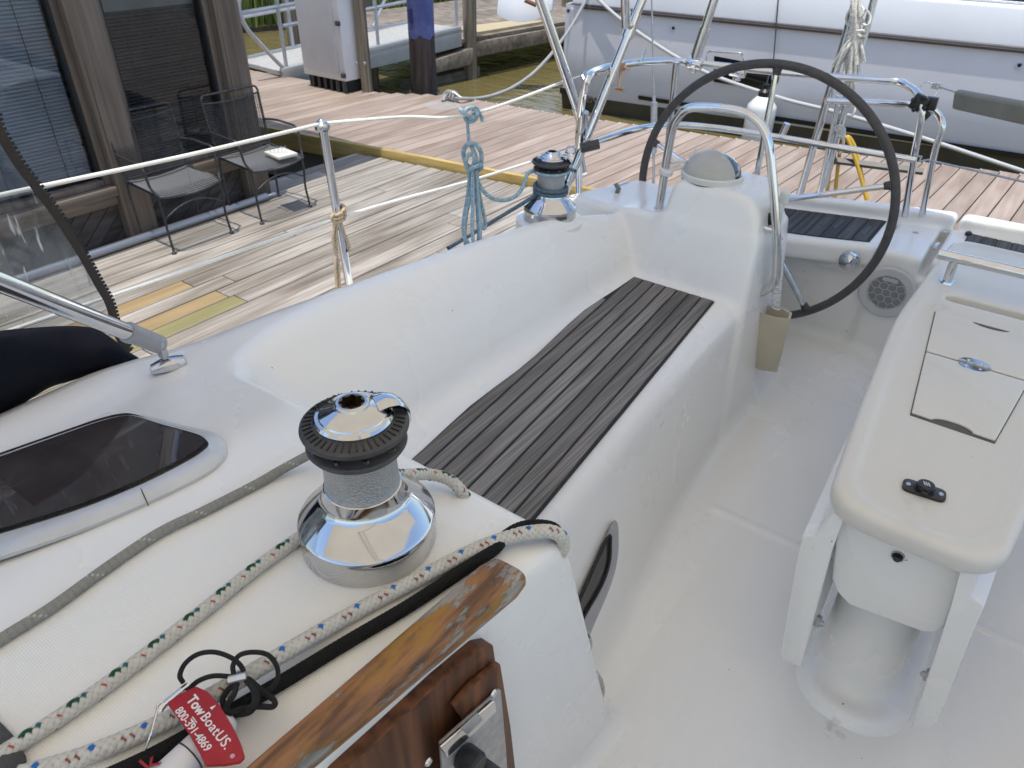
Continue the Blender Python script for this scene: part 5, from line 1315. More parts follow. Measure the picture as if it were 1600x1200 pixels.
# ================================================================== the docks (setting)
DZ = -.45; WZ = -.95
M['grey_wood'] = planks('weathered_grey_boards', (.25, .222, .185), (.425, .385, .33), 1, rough=.85, island=.11, fine=38, bump=.6, dirt=(.50, .47, .42))
M['new_wood'] = planks('new_yellow_boards', (.27, .19, .095), (.36, .265, .145), 1, rough=.7, island=.10, fine=30, bump=.2, dirt=(.8, .78, .7))
M['green_wood'] = planks('treated_green_board', (.23, .205, .095), (.30, .27, .135), 1, rough=.7, island=.05, fine=30, bump=.2, dirt=(.8, .78, .7))
M['red_deck'] = planks('red_brown_decking', (.305, .235, .185), (.375, .305, .25), 1, rough=.75, island=.10, fine=26, bump=.25, dirt=(.68, .64, .60))
M['beam_wood'] = planks('yellow_timber', (.42, .29, .09), (.55, .41, .16), 0, rough=.7, island=.05, fine=30, bump=.25, dirt=(.75, .72, .65))
M['far_wood'] = planks('old_pier_boards', (.20, .165, .128), (.31, .265, .21), 0, rough=.9, island=.22, fine=14, bump=.1, ratio=.05)
M['post_wood'] = planks('rough_post_timber', (.15, .125, .09), (.32, .275, .21), 2, rough=.9, island=.2, fine=30, bump=.7)
M['pile_wood'] = planks('dark_pile_timber', (.040, .032, .030), (.095, .080, .074), 2, rough=.85, island=.1, fine=26, bump=.8)
B0_, B1_ = PZ(400, 205, DZ), PZ(940, 310, DZ)
def beam_y(x): return B0_.y+(B1_.y-B0_.y)*(x-B0_.x)/(B1_.x-B0_.x)
mb = MB(); x = -5.2; rng = random.Random(3); px_new = {}
bw = .138
newA, newB, newC = PZ(245, 470, DZ), PZ(305, 490, DZ), PZ(345, 480, DZ)
while x < -2.02:
    x1 = x+bw; yend = beam_y(x+bw/2)-.06; y = -6.0-rng.uniform(0, 3)
    cuts = [y]
    while cuts[-1] < yend: cuts.append(min(yend, cuts[-1]+rng.uniform(2.4, 4.6)))
    dz = rng.uniform(-.003, .003)
    spec = None
    for (q, e, mi) in [(PZ(300, 447, DZ), None, 1), (PZ(350, 460, DZ), None, 1), (PZ(385, 470, DZ), None, 2)]:
        if x <= q.x < x1: spec = (q.y, mi)
    if spec:
        cuts = [c for c in cuts if c < spec[0]-3.0]+[spec[0]-2.6, spec[0], yend]
    for a, b in zip(cuts[:-1], cuts[1:]):
        mi = 0
        if spec and abs(b-spec[0]) < 1e-6: mi = spec[1]
        if b-a > .02: mb.box((x+bw/2, (a+b)/2+.003, DZ-.02+dz), (bw-.008, b-a-.006, .04), mi=mi)
    x = x1
dock = obj('grey_dock', mb, [M['grey_wood'], M['new_wood'], M['green_wood']], None, bevel=.003, seg=1); tag(dock, 'weathered grey board dock alongside the sailboat', 'dock', kind='structure')
mb = MB(); mb.box((-3.6, -.5, DZ-.14), (3.2, 11, .12)); mb.box((-3.6, -.5, DZ-.6), (2.9, 10.5, .7)); un = obj('dock_float', mb, mat('dark_float', (.03, .028, .025), .9), None); tag(un, 'dark float under the grey dock', 'dock', kind='structure')
# yellow timber edge between the two docks
mb = MB(); d_ = (B1_-B0_).normalized(); nrm = Vector((-d_.y, d_.x, 0))
h_ = PZ(760, 275, DZ)
mb.prism([B0_-d_*1.2+nrm*a+Vector((0, 0, z)) for a, z in [(-.03, -.10), (.02, -.10), (.02, .068), (-.03, .068)]], d_*6.4)
bm_ = obj('timber_edging', mb, M['beam_wood'], None, bevel=.004); tag(bm_, 'long new yellow timber edging between the grey dock and the red decking', 'timber beam')
# red decking
far = [(-12, 6.1), (-8.46, 6.33), (-7.0, 6.44), (-6.68, 6.46), (-6.0, 6.88), (-4.46, 6.98), (-1.95, 7.40), (-.12, 7.84), (2.2, 8.35), (5, 9.0)]
fx, fy = [p[0] for p in far], [p[1] for p in far]
mb = MB(); x = -11.5; ang = rad(3.2); bw = .150
while x < 4.6:
    xc = x+bw/2
    y0 = beam_y(xc)+.03 if xc < -1.9 else 4.55+.13*(xc+1.9)
    y1 = float(np.interp(xc, fx, fy))
    sh = math.tan(ang)
    pts = []
    for (xx, yy) in ((x+.004, y0), (x+bw-.004, y0), (x+bw-.004, y1), (x+.004, y1)): pts.append(Vector((xx+sh*(yy-6.0), yy, DZ-.03+.02)))
    mb.prism(pts, (0, 0, .03)); x += bw
rd = obj('red_dock', mb, M['red_deck'], None, bevel=.003, seg=1); tag(rd, 'red brown decking of the floating dock behind the stern', 'dock', kind='structure')
mb = MB(); low_ = [Vector((a, b-.04, DZ-.02)) for a, b in far]+[Vector((5, 5.6, DZ-.02)), Vector((-1.9, 4.6, DZ-.02)), Vector((-2.1, 5.15, DZ-.02)), Vector((-11.5, 3.95, DZ-.02))]
mb.prism(low_, (0, 0, -.42)); fl = obj('red_dock_float', mb, mat('grey_float', (.10, .095, .09), .8), None); tag(fl, 'float under the red decking', 'dock', kind='structure')
# little pale screw heads along the far edge of the decking
mb = MB()
for i in range(46):
    x = -5.8+i*.15; mb.ball((x+.1, float(np.interp(x, fx, fy))-.03, DZ+.022), .011, 6)
sc = obj('edge_screws', mb, mat('bright_screws', (.8, .8, .78), .3, .6), rd); sc['kind'] = 'stuff'

# ================================================================== boat house wall with windows
BX = -4.95
M['bh_post'] = planks('brown_painted_timber', (.125, .097, .075), (.20, .16, .125), 2, rough=.75, island=.10, fine=24, bump=.4, dirt=(.7, .66, .62))
M['bh_sill'] = planks('brown_sill_timber', (.15, .118, .09), (.23, .185, .14), 1, rough=.75, island=.08, fine=24, bump=.3, dirt=(.75, .7, .65))
M['bh_diag'] = planks('dark_diagonal_boards', (.050, .043, .040), (.105, .092, .084), 1, rough=.85, island=.2, fine=20, bump=.4)
M['blind'] = mat('dusty_blind_slats', (.29, .30, .315), .5, col2=(.23, .24, .255), scale=3)
M['blind_dark'] = mat('dark_blind_slats', (.075, .072, .070), .5, col2=(.12, .11, .10), scale=3)
bh = thing('boat_house', 'brown timber boat house with tall blind-covered windows beside the grey dock', 'building', (BX, 1.0, DZ))
posts = [-2.62, -1.64, -.66, .32, 1.31, 2.285, 3.27]
ZT = 2.35
for y in posts:
    mb = MB(); w_ = .205 if y < 3 else .195
    mb.box((BX-.03, y+w_/2, (DZ+ZT)/2), (.16, w_, ZT-DZ)); mb.box((BX+.052, y+w_/2+.0, (DZ+.0+ZT)/2), (.022, w_*.80, ZT-DZ-.01)); obj('post', mb, M['bh_post'], bh, bevel=.006)
GLS = glassy('window_glass', (.90, .92, .93), .028, .012)
for i in range(len(posts)-1):
    y0, y1 = posts[i]+.205, posts[i+1]; yc, wd = (y0+y1)/2, y1-y0
    mb = MB(); zs = -.065
    mb.box((BX-.02, yc, zs-.03), (.14, wd-.003, .060)); mb.box((BX-.035, yc, zs-.095), (.10, wd-.003, .062)); sl_ = obj('sill', mb, M['bh_sill'], bh, bevel=.005)
    mb = MB()
    for s_ in (-1, 1): mb.box((BX-.045, yc+s_*(wd/2-.022), (zs+ZT)/2), (.07, .043, ZT-zs-.004))
    mb.box((BX-.045, yc, zs+.022), (.07, wd-.092, .040)); fr = obj('window_frame', mb, M['bh_post'], bh, bevel=.004)
    mb = MB()
    for s_ in (-1, 1): mb.box((BX-.050, yc+s_*(wd/2-.052), (zs+ZT)/2), (.05, .016, ZT-zs-.09))
    obj('window_gasket', mb, M['gasket'], fr)
    mb = MB(); mb.box((BX-.062, yc, (zs+ZT)/2), (.004, wd-.09, ZT-zs)); obj('window_pane', mb, GLS, fr)
    mb = MB(); z = zs+.06; k = 0; tilt = rad(47) if i != 5 else rad(16)
    while z < (ZT if i != 5 else .93):
        mb.box((BX-.115, yc, z), (.025, wd-.13, .0012), Matrix.Rotation(tilt, 3, 'Y')); z += .0215; k += 1
    if i == 5: mb.box((BX-.115, yc, 1.06), (.05, wd-.13, .26))
    bl_ = obj('blind', mb, M['blind'] if i != 5 else M['blind_dark'], fr); bl_['kind'] = 'stuff'
    mb = MB()
    for s_ in (-.25, .22): mb.tube([(BX-.100, yc+s_*wd, zs+.03), (BX-.100, yc+s_*wd, ZT)], .0022, 6)
    obj('blind_cord', mb, M['gasket'], fr)
    # diagonal boarding under the sill
    mb = MB(); H_ = zs-.125-DZ; n_ = 9
    for k in range(-6, 12):
        a = y0+k*.115; sl2 = .75
        lo_, hi_ = a, a+.110
        poly = [(lo_, DZ), (hi_, DZ), (hi_+H_*sl2*1.4, DZ+H_), (lo_+H_*sl2*1.4, DZ+H_)]
        # clip to the bay
        def clip(P_, f):
            out = []
            for q in range(len(P_)):
                A, B = P_[q], P_[(q+1) % len(P_)]; fa, fb2 = f(A), f(B)
                if fa >= 0: out.append(A)
                if fa*fb2 < 0: t = fa/(fa-fb2); out.append((A[0]+(B[0]-A[0])*t, A[1]+(B[1]-A[1])*t))
            return out
        poly = clip(clip(poly, lambda p: p[0]-y0), lambda p: y1-p[0])
        if len(poly) >= 3: mb.prism([Vector((BX-.06, p[0], p[1])) for p in poly], (.03, 0, 0))
    obj('diagonal_boards', mb, M['bh_diag'], bh, bevel=.002, seg=1)
mb = MB(); mb.box((BX-2.2, 3.43, (DZ+ZT)/2), (4.2, .06, ZT-DZ)); mb.box((BX-1.6, .4, (DZ+ZT)/2), (.05, 6.1, ZT-DZ)); mb.box((BX-.9, .4, DZ+.02), (1.5, 6.0, .03)); obj('wall', mb, M['bh_diag'], bh)
mb = MB(); mb.box((BX-1.0, 1.9, .35), (.5, .9, .75)); mb.box((BX-.75, 2.75, .55), (.2, .26, .30)); obj('furniture_inside', mb, mat('dim_brown_furniture', (.10, .075, .06), .6, col2=(.05, .04, .035), scale=3), bh, bevel=.03)
mb = MB(); mb.box((BX-2.37, .6, ZT+.35), (4.85, 7.45, .7)); obj('roof', mb, M['bh_diag'], bh, bevel=.02)
pp = thing('conduit_pipe', 'grey metal pipe lying along the foot of the boat house wall', 'pipe', (BX+.12, 1.0, DZ))
mb = MB(); mb.tube([(BX+.125, -3.5, DZ+.032), (BX+.125, 3.36, DZ+.032)], .030, 16); obj('pipe_run', mb, mat('grey_metal_pipe', (.30, .31, .33), .35, .75), pp)
mb = MB(); mb.tube([(BX+.125, 3.34, DZ+.032), (BX+.125, 3.44, DZ+.03)], .014, 10); obj('pipe_end', mb, M['satin'], pp)
for y in (-1, .6):
    mb = MB(); mb.tube([(BX+.125, y, DZ+.032), (BX+.125, y+.05, DZ+.032)], .033, 14); obj('pipe_coupling', mb, M['satin'], pp)

# ================================================================== two wire-mesh garden chairs
M['iron'] = mat('black_wrought_iron', (.028, .028, .03), .42, .3, col2=(.06, .06, .06), scale=30, bump=.2, bscale=300)
def chair(loc, label):
    t = thing('mesh_chair', label, 'chair', loc, 0, 'black mesh chairs by the boat house')
    L = Vector(loc)
    def P_(x, y, z): return L+Vector((x, y, z))
    W = .225; SH = .395
    def seat_z(x, y): return SH+.012-.030*(1-(y/W)**2)*.6-.020*max(0, (x-.12)/.12)**2+.01*(x < -.1)
    mb = MB(); xs = np.linspace(-.13, .25, 22); ys = np.linspace(-W, W, 26)
    for x in xs[::1]: mb.tube([P_(x, y, seat_z(x, y)) for y in np.linspace(-W, W, 9)], .0017, 4, caps=False)
    for y in ys[::1]: mb.tube([P_(x, y, seat_z(x, y)) for x in np.linspace(-.13, .25, 9)], .0017, 4, caps=False)
    st = obj('seat', mb, mat('sunlit_seat_mesh', (.30, .30, .29), .45, .4), t)  # paler than the iron frame: sunlight on the seat put into its colour
    mb = MB(); mb.tube(smooth([P_(-.13, -W, seat_z(-.2, W)), P_(.0, -W, seat_z(0, W)), P_(.22, -W, seat_z(.22, W)), P_(.262, -W+.03, seat_z(.25, W)), P_(.275, 0, seat_z(.25, 0)), P_(.262, W-.03, seat_z(.25, W)), P_(.22, W, seat_z(.22, W)), P_(0, W, seat_z(0, W)), P_(-.13, W, seat_z(-.2, W))], 6), .0072, 8)
    obj('seat_frame', mb, M['iron'], t)
    # back: leaning frame with a rounded top rail and a mesh panel
    def bk(y, h): return P_(-.13-.055*(h/.43), y*(1+.06*h/.43), SH+h)
    mb = MB(); mb.tube(fillet([bk(-W, -.02), bk(-W, .435), bk(W, .435), bk(W, -.02)], .045), .0078, 8); bf = obj('back_frame', mb, M['iron'], t)
    mb = MB(); top = lambda y: .375-.035*(1-(y/W)**2)*-1
    for y in np.linspace(-W+.012, W-.012, 28): mb.tube([bk(y, h) for h in np.linspace(.035, .365+.015*abs(y/W), 4)], .0017, 4, caps=False)
    for h in np.linspace(.035, .365, 24): mb.tube([bk(y, h+.015*abs(y/W)*(h/.365)) for y in np.linspace(-W+.006, W-.006, 7)], .0017, 4, caps=False)
    obj('back_mesh', mb, M['iron'], t)
    mb = MB(); mb.tube([bk(y, .37+.016*(y/W)**2) for y in np.linspace(-W, W, 9)], .0060, 6); obj('back_rail', mb, M['iron'], t)
    mb = MB(); mb.tube([bk(y, .032) for y in np.linspace(-W, W, 5)], .0060, 6); obj('back_rail', mb, M['iron'], t)
    for s in (-1, 1):
        mb = MB(); mb.tube(fillet([bk(s*W, .20), P_(-.05, s*(W+.035), SH+.205), P_(.19, s*(W+.035), SH+.195), P_(.205, s*(W+.022), SH+.04), P_(.245, s*(W-.005), SH-.012)], [.05, .05, .05]), .0085, 8); obj('armrest', mb, M['iron'], t)
        mb = MB(); mb.tube(smooth([P_(.225, s*W, seat_z(.22, W)), P_(.235, s*W, SH-.10), P_(.228, s*(W-.004), SH-.24), P_(.245, s*W, .012)], 6), .0080, 8); mb.lathe([(.014, 0), (.018, .004), (.014, .014), (.006, .020)], P_(.245, s*W, .001), 14); obj('leg', mb, M['iron'], t)
        mb = MB(); mb.tube(smooth([bk(s*W, .0), P_(-.135, s*W, SH-.08), P_(-.125, s*W, SH-.2), P_(-.125, s*W, .012)], 6), .0080, 8); mb.lathe([(.017, 0), (.019, .004), (.016, .012), (.006, .018)], P_(-.125, s*W, .001), 14); obj('leg', mb, M['iron'], t)
    mb = MB(); mb.tube(smooth([P_(.232, -W, SH-.16), P_(.238, -W*.5, SH-.105), P_(.240, 0, SH-.085), P_(.238, W*.5, SH-.105), P_(.232, W, SH-.16)], 6), .0055, 8); obj('brace', mb, M['iron'], t)
    mb = MB(); mb.tube([P_(-.13, -W, SH+.0), P_(-.13, W, SH+.0)], .006, 8); obj('rear_bar', mb, M['iron'], t)
    return t
fl_, fr_ = PZ(273, 397, DZ), PZ(362, 365, DZ)
c1 = ((fl_+fr_)/2); ch1 = chair((c1.x-.245, c1.y, DZ), 'black wire-mesh armchair with an empty seat, the nearer of two by the windows')
fl2, fr2 = PZ(410, 349, DZ), PZ(485, 325, DZ); c2_ = (fl2+fr2)/2
dup = ch1.copy(); COL.objects.link(dup); dup.location = (c2_.x-.245, c2_.y, DZ)
for o in list(ch1.children):
    n_ = o.copy(); COL.objects.link(n_); n_.parent = dup
dup['label'] = 'black wire-mesh armchair holding a white tray, beside the boat house corner post'
tr = thing('white_tray', 'small white slab with bent wire hooks on the mesh chair seat', 'tray', (c2_.x-.10, c2_.y+.13, DZ+.40))
mb = MB(); rz_ = Matrix.Rotation(rad(-8), 3, 'Z'); mb.box((c2_.x-.10, c2_.y+.11, DZ+.418), (.20, .16, .022), rz_); obj('slab', mb, mat('off_white_slab', (.62, .59, .52), .6), tr, bevel=.004)
mb = MB()
for i in range(5):
    b_ = Vector((c2_.x-.14+.02*i, c2_.y+.05+.018*i, DZ+.43)); mb.tube(smooth([b_, b_+Vector((.01, 0, .025)), b_+Vector((-.005, .01, .045)), b_+Vector((-.02, .0, .03))], 5), .002, 6)
obj('wire_hooks', mb, M['steel'], tr)

# ================================================================== power cabinet, post, painted pile
cab = thing('power_cabinet', 'white power cabinet standing on the red dock beside a timber post', 'cabinet', (-7.5, 6.55, DZ))
k0, k1 = PZ(470, 138, DZ), PZ(551, 148, DZ)
xa, xb_, yc_ = k0.x, k1.x, (k0.y+k1.y)/2
kb = PY(550, 130, yc_).z
mb = MB(); mb.box(((xa+xb_)/2, yc_+.20, (kb+2.2)/2), (xb_-xa, .40, 2.2-kb)); body = obj('cabinet_body', mb, mat('white_painted_metal', (.76, .77, .77), .4, col2=(.68, .69, .69), scale=2), cab, bevel=.012)
mb = MB(); mb.box(((xa+xb_)/2-.03, yc_-.012, (kb+2.2)/2+.02), (xb_-xa-.13, .022, 2.2-kb-.10)); dr = obj('cabinet_door', mb, mat('pale_grey_door', (.66, .67, .68), .45, col2=(.60, .61, .63), scale=2), body, bevel=.006)
for z in (kb+.07, kb+.62, kb+1.2):
    mb = MB(); mb.box((xb_-.01, yc_-.02, z), (.06, .035, .05)); obj('hinge', mb, M['rubber'], body, bevel=.006)
mb = MB(); mb.box(((xa+xb_)/2, yc_+.20, (kb+DZ)/2), (xb_-xa-.06, .30, kb-DZ)); obj('plinth', mb, mat('dark_plinth', (.012, .012, .012), .8), cab)
mb = MB()
for i in range(6): mb.tube([(xa+.12+.11*i, yc_+.03, kb+.01), (xa+.12+.11*i, yc_+.03, DZ)], .028 if i > 3 else .018, 10)
obj('cable_conduit', mb, M['rubber'], cab)
tpst = thing('timber_post', 'thick weathered timber post between the white cabinet and the blue pile', 'post', PZ(568, 148, DZ))
q0_, q1_ = PZ(553, 148, DZ), PZ(584, 146, DZ); mb = MB(); wq = q1_.x-q0_.x
mb.lathe([(wq*.5, -1.2), (wq*.5, 2.4)], ((q0_.x+q1_.x)/2, q0_.y+.16, 0), 10, rfun=lambda a, z: 1+.03*math.sin(5*a)); obj('shaft', mb, M['post_wood'], tpst)
for (x, y) in [(557, 99), (570, 99)]:
    mb = MB(); mb.ball(PY(x, y, q0_.y+.01), .02, 10); obj('bolt', mb, M['satin'], tpst)
pl = thing('painted_pile', 'round dark timber pile with its upper part painted blue', 'pile', PZ(650, 147, DZ))
pc = PZ(650, 147, DZ); rp = (PZ(671, 147, DZ)-PZ(631, 147, DZ)).length/2; pc = pc+Vector((0, rp, 0)); zb_ = PY(650, 60, pc.y-rp).z
wob = lambda a, z: 1+.012*math.sin(7*a+2*z)
mb = MB(); mb.lathe([(rp*1.04, -2.0), (rp*1.03, DZ), (rp*1.0, 0), (rp*.97, zb_+.2), (rp*.96, 2.4)], (pc.x, pc.y, 0), 40, rfun=wob); sh = obj('shaft', mb, M['pile_wood'], pl)
mb = MB(); mb.lathe([(rp*.985, zb_), (rp*.985, zb_+.6), (rp*.975, 2.41)], (pc.x, pc.y, 0), 48, rfun=lambda a, z: (1.012+.012*math.sin(7*a+2*z)))
mb.v = [(v[0], v[1], v[2]+(.02*math.sin(5*math.atan2(v[1]-pc.y, v[0]-pc.x))+.012*math.sin(11*math.atan2(v[1]-pc.y, v[0]-pc.x)) if v[2] < zb_+.01 else 0)) for v in mb.v]
obj('blue_paint', mb, mat('worn_blue_paint', (.050, .066, .20), .7, col2=(.10, .12, .28), scale=5, bump=.3, bscale=40, detail=8), sh, sharp=60)
mb = MB(); mb.box(PY(642, 24, pc.y-rp-.002), (.05, .02, .14)); obj('dark_patch', mb, mat('dark_blue_patch', (.025, .03, .11), .7), sh)
mb = MB()
for k in range(14):
    a = rad(-170+12*k); mb.prism([Vector((pc.x+rp*1.036*math.cos(a+d), pc.y+rp*1.036*math.sin(a+d), z)) for d, z in [(-.018, DZ+.0), (.018, DZ+.0), (.004, DZ+.22+.12*math.sin(k*2.1)), (-.004, DZ+.22+.12*math.sin(k*2.1))]], (.006*math.cos(a), .006*math.sin(a), 0))
obj('splits', mb, M['gasket'], sh)
mb = MB(); mb.lathe([(rp*1.2, DZ+.004), (rp*1.2, DZ+.012), (rp*1.02, DZ+.012)], (pc.x, pc.y, 0), 32); obj('pile_collar', mb, M['gasket'], pl)

# ================================================================== flemished coil, cleat and mooring line on the red dock
ml = thing('mooring_line', 'grey mooring line coiled flat on the red dock and rising to the neighbouring boat', 'rope', PZ(692, 166, DZ))
cq = PZ(692, 165, DZ+.012); RAD = (PZ(720, 165, DZ)-PZ(664, 165, DZ)).length/2
pts = [cq+Vector((RAD*t*math.cos(2*PI*11*t), RAD*t*math.sin(2*PI*11*t), 0)) for t in np.linspace(.06, 1, 420)]
M['dock_rope'] = mat('grey_dock_rope', (.34, .345, .33), .85, bump=.7, bscale=160, col2=(.30, .30, .28), scale=10)
mb = MB(); mb.tube(pts, RAD/11*.52, 6); obj('flat_coil', mb, M['dock_rope'], ml)
def sag(a, b, s, n=24): return [a.lerp(b, t)+Vector((0, 0, -s*4*t*(1-t))) for t in np.linspace(0, 1, n)]
# ================================================================== neighbouring boat across the red dock
H0 = Vector((-5.74, 8.93, 0)); H1 = Vector((-.19, 9.47, 0)); HD = (H1-H0).normalized(); HN = Vector((HD.y, -HD.x, 0))   # HN faces us
def PH(x, y, off=0):
    d = Vector(ray(x, y)); c = Vector(CAM); t = ((H0+HN*off)-c).dot(HN)/d.dot(HN); return c+d*t
def HU(u, z, off=0): return H0+HD*u+HN*off+Vector((0, 0, z))
nb = thing('white_yacht', 'large white and grey yacht lying across the dock behind the stern', 'boat', H0+HD*5+Vector((0, 0, WZ)))
zr0, zr1 = PH(907, 9), PH(1600, 78)
def rail_z(u):
    u0, u1 = (zr0-H0).dot(HD), (zr1-H0).dot(HD); return zr0.z+(zr1.z-zr0.z)*(u-u0)/(u1-u0)
us = [0, .12, .4, 1, 2, 3, 4, 5, 6, 8, 10, 12]
def hull_pt(u, k):
    zt = rail_z(max(u, .3)); prof = [(zt, .0), (zt*.6+WZ*.4, .0), (zt*.47+WZ*.53, -.005), (zt*.22+WZ*.78, -.07), (WZ+.12, -.12)]
    z, o = prof[k]; e = .10*max(0, 1-u/.25)**2
    return HU(u, z, o-e)
M['hullg'] = mat('pale_grey_hull', (.68, .665, .675), .22, col2=(.64, .625, .64), scale=.9, coat=.3)
M['hullw'] = mat('white_topsides', (.84, .84, .83), .3, col2=(.80, .80, .79), scale=1.2)
mb = MB(); mb.grid([[hull_pt(u, k) for k in range(5)] for u in us])
mb.prism([HU(.0, rail_z(.3), -.1), HU(.0, WZ+.12, -.15), HU(-.15, WZ+.10, -4.0), HU(-.15, rail_z(.3), -4.0)], HD*.05)
obj('hull', mb, M['hullg'], nb, fix=True)
mb = MB(); mb.grid([[HU(u, WZ+.20+.02*min(1, u/3), -.088), HU(u, WZ+.12, -.115), HU(u, WZ-.25, -.2)] for u in us]); obj('antifouling', mb, mat('olive_antifouling', (.060, .055, .036), .6, col2=(.085, .078, .05), scale=3), nb, fix=True)
mb = MB(); mb.grid([[HU(u, WZ+.34-.010*u, -.050), HU(u, WZ+.29-.012*u, -.062)] for u in np.linspace(1.15, 6.2, 12)]); mb.v = [tuple(Vector(v)+HN*.006) for v in mb.v]; obj('boot_stripe', mb, mat('black_stripe', (.012, .012, .012), .35), nb)
mb = MB(); mb.prism([HU(.30, rail_z(.3)+d, o) for d, o in [(-.028, .0), (-.028, .035), (-.020, .040), (.018, .040), (.026, .034), (.026, .0)]], HD*11.6+Vector((0, 0, rail_z(11.9)-rail_z(.3)))); rs = obj('rubbing_strake', mb, mat('dark_brown_strake', (.095, .080, .072), .5, col2=(.06, .05, .045), scale=12, stretch=(1, 1, 8)), nb, bevel=.004)
mb = MB(); mb.prism([HU(.30, rail_z(.3)+.0, o) +Vector((0, 0, d)) for d, o in [(-.003, .036), (-.003, .043), (.003, .043), (.003, .036)]], HD*11.6+Vector((0, 0, rail_z(11.9)-rail_z(.3)))); obj('strake_line', mb, mat('strake_pale_line', (.22, .20, .18), .5), rs)
# bulwark, side deck and coachroof, with the dark window
mb = MB(); dz_ = rail_z(11.9)-rail_z(.3)
prof = [(.02, .02), (.36, -.02), (.40, -.05), (.405, -.16), (.33, -.18), (.31, -.75), (.36, -.80), (.85, -1.05), (.92, -1.15), (.95, -3.0), (.02, -3.0)]
mb.prism([HU(.15, rail_z(.3)+a, o) for a, o in prof], HD*11.7+Vector((0, 0, dz_))); obj('superstructure', mb, M['hullw'], nb, bevel=.015, seg=3)
for gx in ((4.2, .40, .43), (5.0, .62, .60)):
    mb = MB(); mb.tube([HU(gx[0], rail_z(gx[0])+gx[1], -.04), HU(gx[0]+7, rail_z(gx[0]+7)+gx[2], -.04)], .006, 6); obj('guard_wire', mb, M['satin'], nb)
wa, wb_ = PH(1440, 6, -.9), PH(1600, 14, -.9)
off_w = -.85
for _ in range(20):
    q_ = PH(1500, 11, off_w); uq = (q_-H0).dot(HD); dzw = q_.z-rail_z(uq); off_w = .5*off_w+.5*(-.80-(dzw-.36)*.25/.49)
u0 = (PH(1438, 4, off_w)-H0).dot(HD); ow2 = off_w-.30*.25/.49
mb = MB(); mb.prism([HU(u0, rail_z(u0)+dzw, off_w), HU(u0+6, rail_z(u0+6)+dzw, off_w), HU(u0+6, rail_z(u0+6)+dzw+.30, ow2), HU(u0+.45, rail_z(u0)+dzw+.30, ow2)], HN*.024+Vector((0, 0, .012))); obj('cabin_window', mb, mat('dark_window', (.01, .012, .015), .06), nb)
# recessed hull window, lettering, fittings
def quad_on(pts, d0, d1, nm, m, par=nb, bev=.0):
    mb_ = MB(); mb_.prism([PH(x, y, d0) for x, y in pts], HN*(d1-d0)); return obj(nm, mb_, m, par, bevel=bev)
quad_on([(1117, 86), (1208, 103), (1207, 143), (1116, 127)], -.04, .004, 'hull_window', mat('black_recess', (.008, .008, .009), .15), bev=.01)
mb = MB(); mb.tube(fillet([PH(1103, 97, .0), PH(1106, 80, .05), PH(1160, 83, .05), PH(1162, 95, .0)], .04), .008, 8); obj('hull_handle', mb, M['steel'], nb)
quad_on([(876, 136), (889, 139), (889, 148), (876, 145)], -.02, .006, 'dark_vent', M['gasket'])
o_ = PH(908, 158, .0); text_mesh('VEN', .125, o_+HN*.002, HD, Vector((0, 0, 1)), mat('grey_lettering', (.13, .12, .10), .6), nb, 'hull_lettering', .003)
for (x, y) in [(1052, 44), (1593, 102), (888, 17)]:
    mb = MB(); mb.tube([PH(x, y, -.01), PH(x, y, .012)], .035, 14); sk_ = obj('skin_fitting', mb, M['satin'], nb); mb = MB(); mb.tube([PH(x, y, .010), PH(x, y, .0135)], .02, 12); obj('fitting_hole', mb, M['gasket'], sk_)
u_line = 4.3
# fender and its line
fz0, fz1 = PH(1194, 150, .22), PH(1192, 222, .22)
fd = thing('white_fender', 'white cylindrical fender hanging against the grey hull behind the wheel', 'fender', fz1)
R_f = 1.12*(PH(1216, 180, .22)-PH(1175, 180, .22)).length/2; hf_ = fz0.z-fz1.z+.10
mb = MB(); mb.lathe([(R_f*.2, -.02), (R_f*.7, 0), (R_f, .10), (R_f, hf_-.14), (R_f*.96, hf_-.10), (R_f*.55, hf_-.02), (R_f*.4, hf_)], (fz0.x, fz0.y, fz1.z-.10), 32); obj('fender_body', mb, mat('white_vinyl', (.74, .74, .70), .4), fd)
mb = MB(); mb.lathe([(R_f*.42, 0), (R_f*.42, .05), (R_f*.2, .08), (R_f*.22, .13), (0, .14)], (fz0.x, fz0.y, fz0.z), 20); obj('fender_eye', mb, M['black'], fd)
mb = MB(); mb.tube([fz0+Vector((0, 0, .12)), PH(1209, 90, .10), PH(1216, 0, .06), PH(1222, -40, .03)], .008, 8); obj('fender_line', mb, M['rubber'], fd)
# lines
spr = thing('spring_line', 'long pale spring line crossing the grey hull down to the dock', 'rope', PH(1216, 152, .3))
pts = [PH(925, -10, .05), PH(985, 42, .10), PH(1092, 108, .14)]+[PH(1216, 152, .2), PH(1310, 176, .3), PH(1440, 215, .4), PH(1600, 268, .5), PH(1760, 320, .6)]
mb = MB(); mb.tube(smooth(pts, 8), .021, 10); obj('rope_length', mb, mat('pale_grey_rope', (.50, .50, .49), .8, bump=.6, bscale=150), spr)
ka = PZ(706, 152, DZ+.06); kb_ = PH(918, -10, .03)
pts = [PZ(692, 158, DZ+.03), PZ(697, 148, DZ+.08), ka, PZ(722, 154, DZ+.08)]
pts2 = [PD(x, y, 9.9+.0*k) for k, (x, y) in enumerate([(722, 154), (760, 152), (800, 137), (840, 108), (872, 72), (895, 38), (918, -4)])]
A_, B_ = PZ(722, 154, DZ+.07), PH(918, -4, .03)
pp_ = []
pix = [(722, 154), (745, 154), (770, 149), (800, 137), (830, 117), (855, 92), (877, 64), (897, 34), (918, -4), (935, -30)]
for i, (x, y) in enumerate(pix):
    t = i/(len(pix)-2); pp_.append(PD(x, y, (A_-Vector(CAM)).length*(1-t)+(B_-Vector(CAM)).length*t))
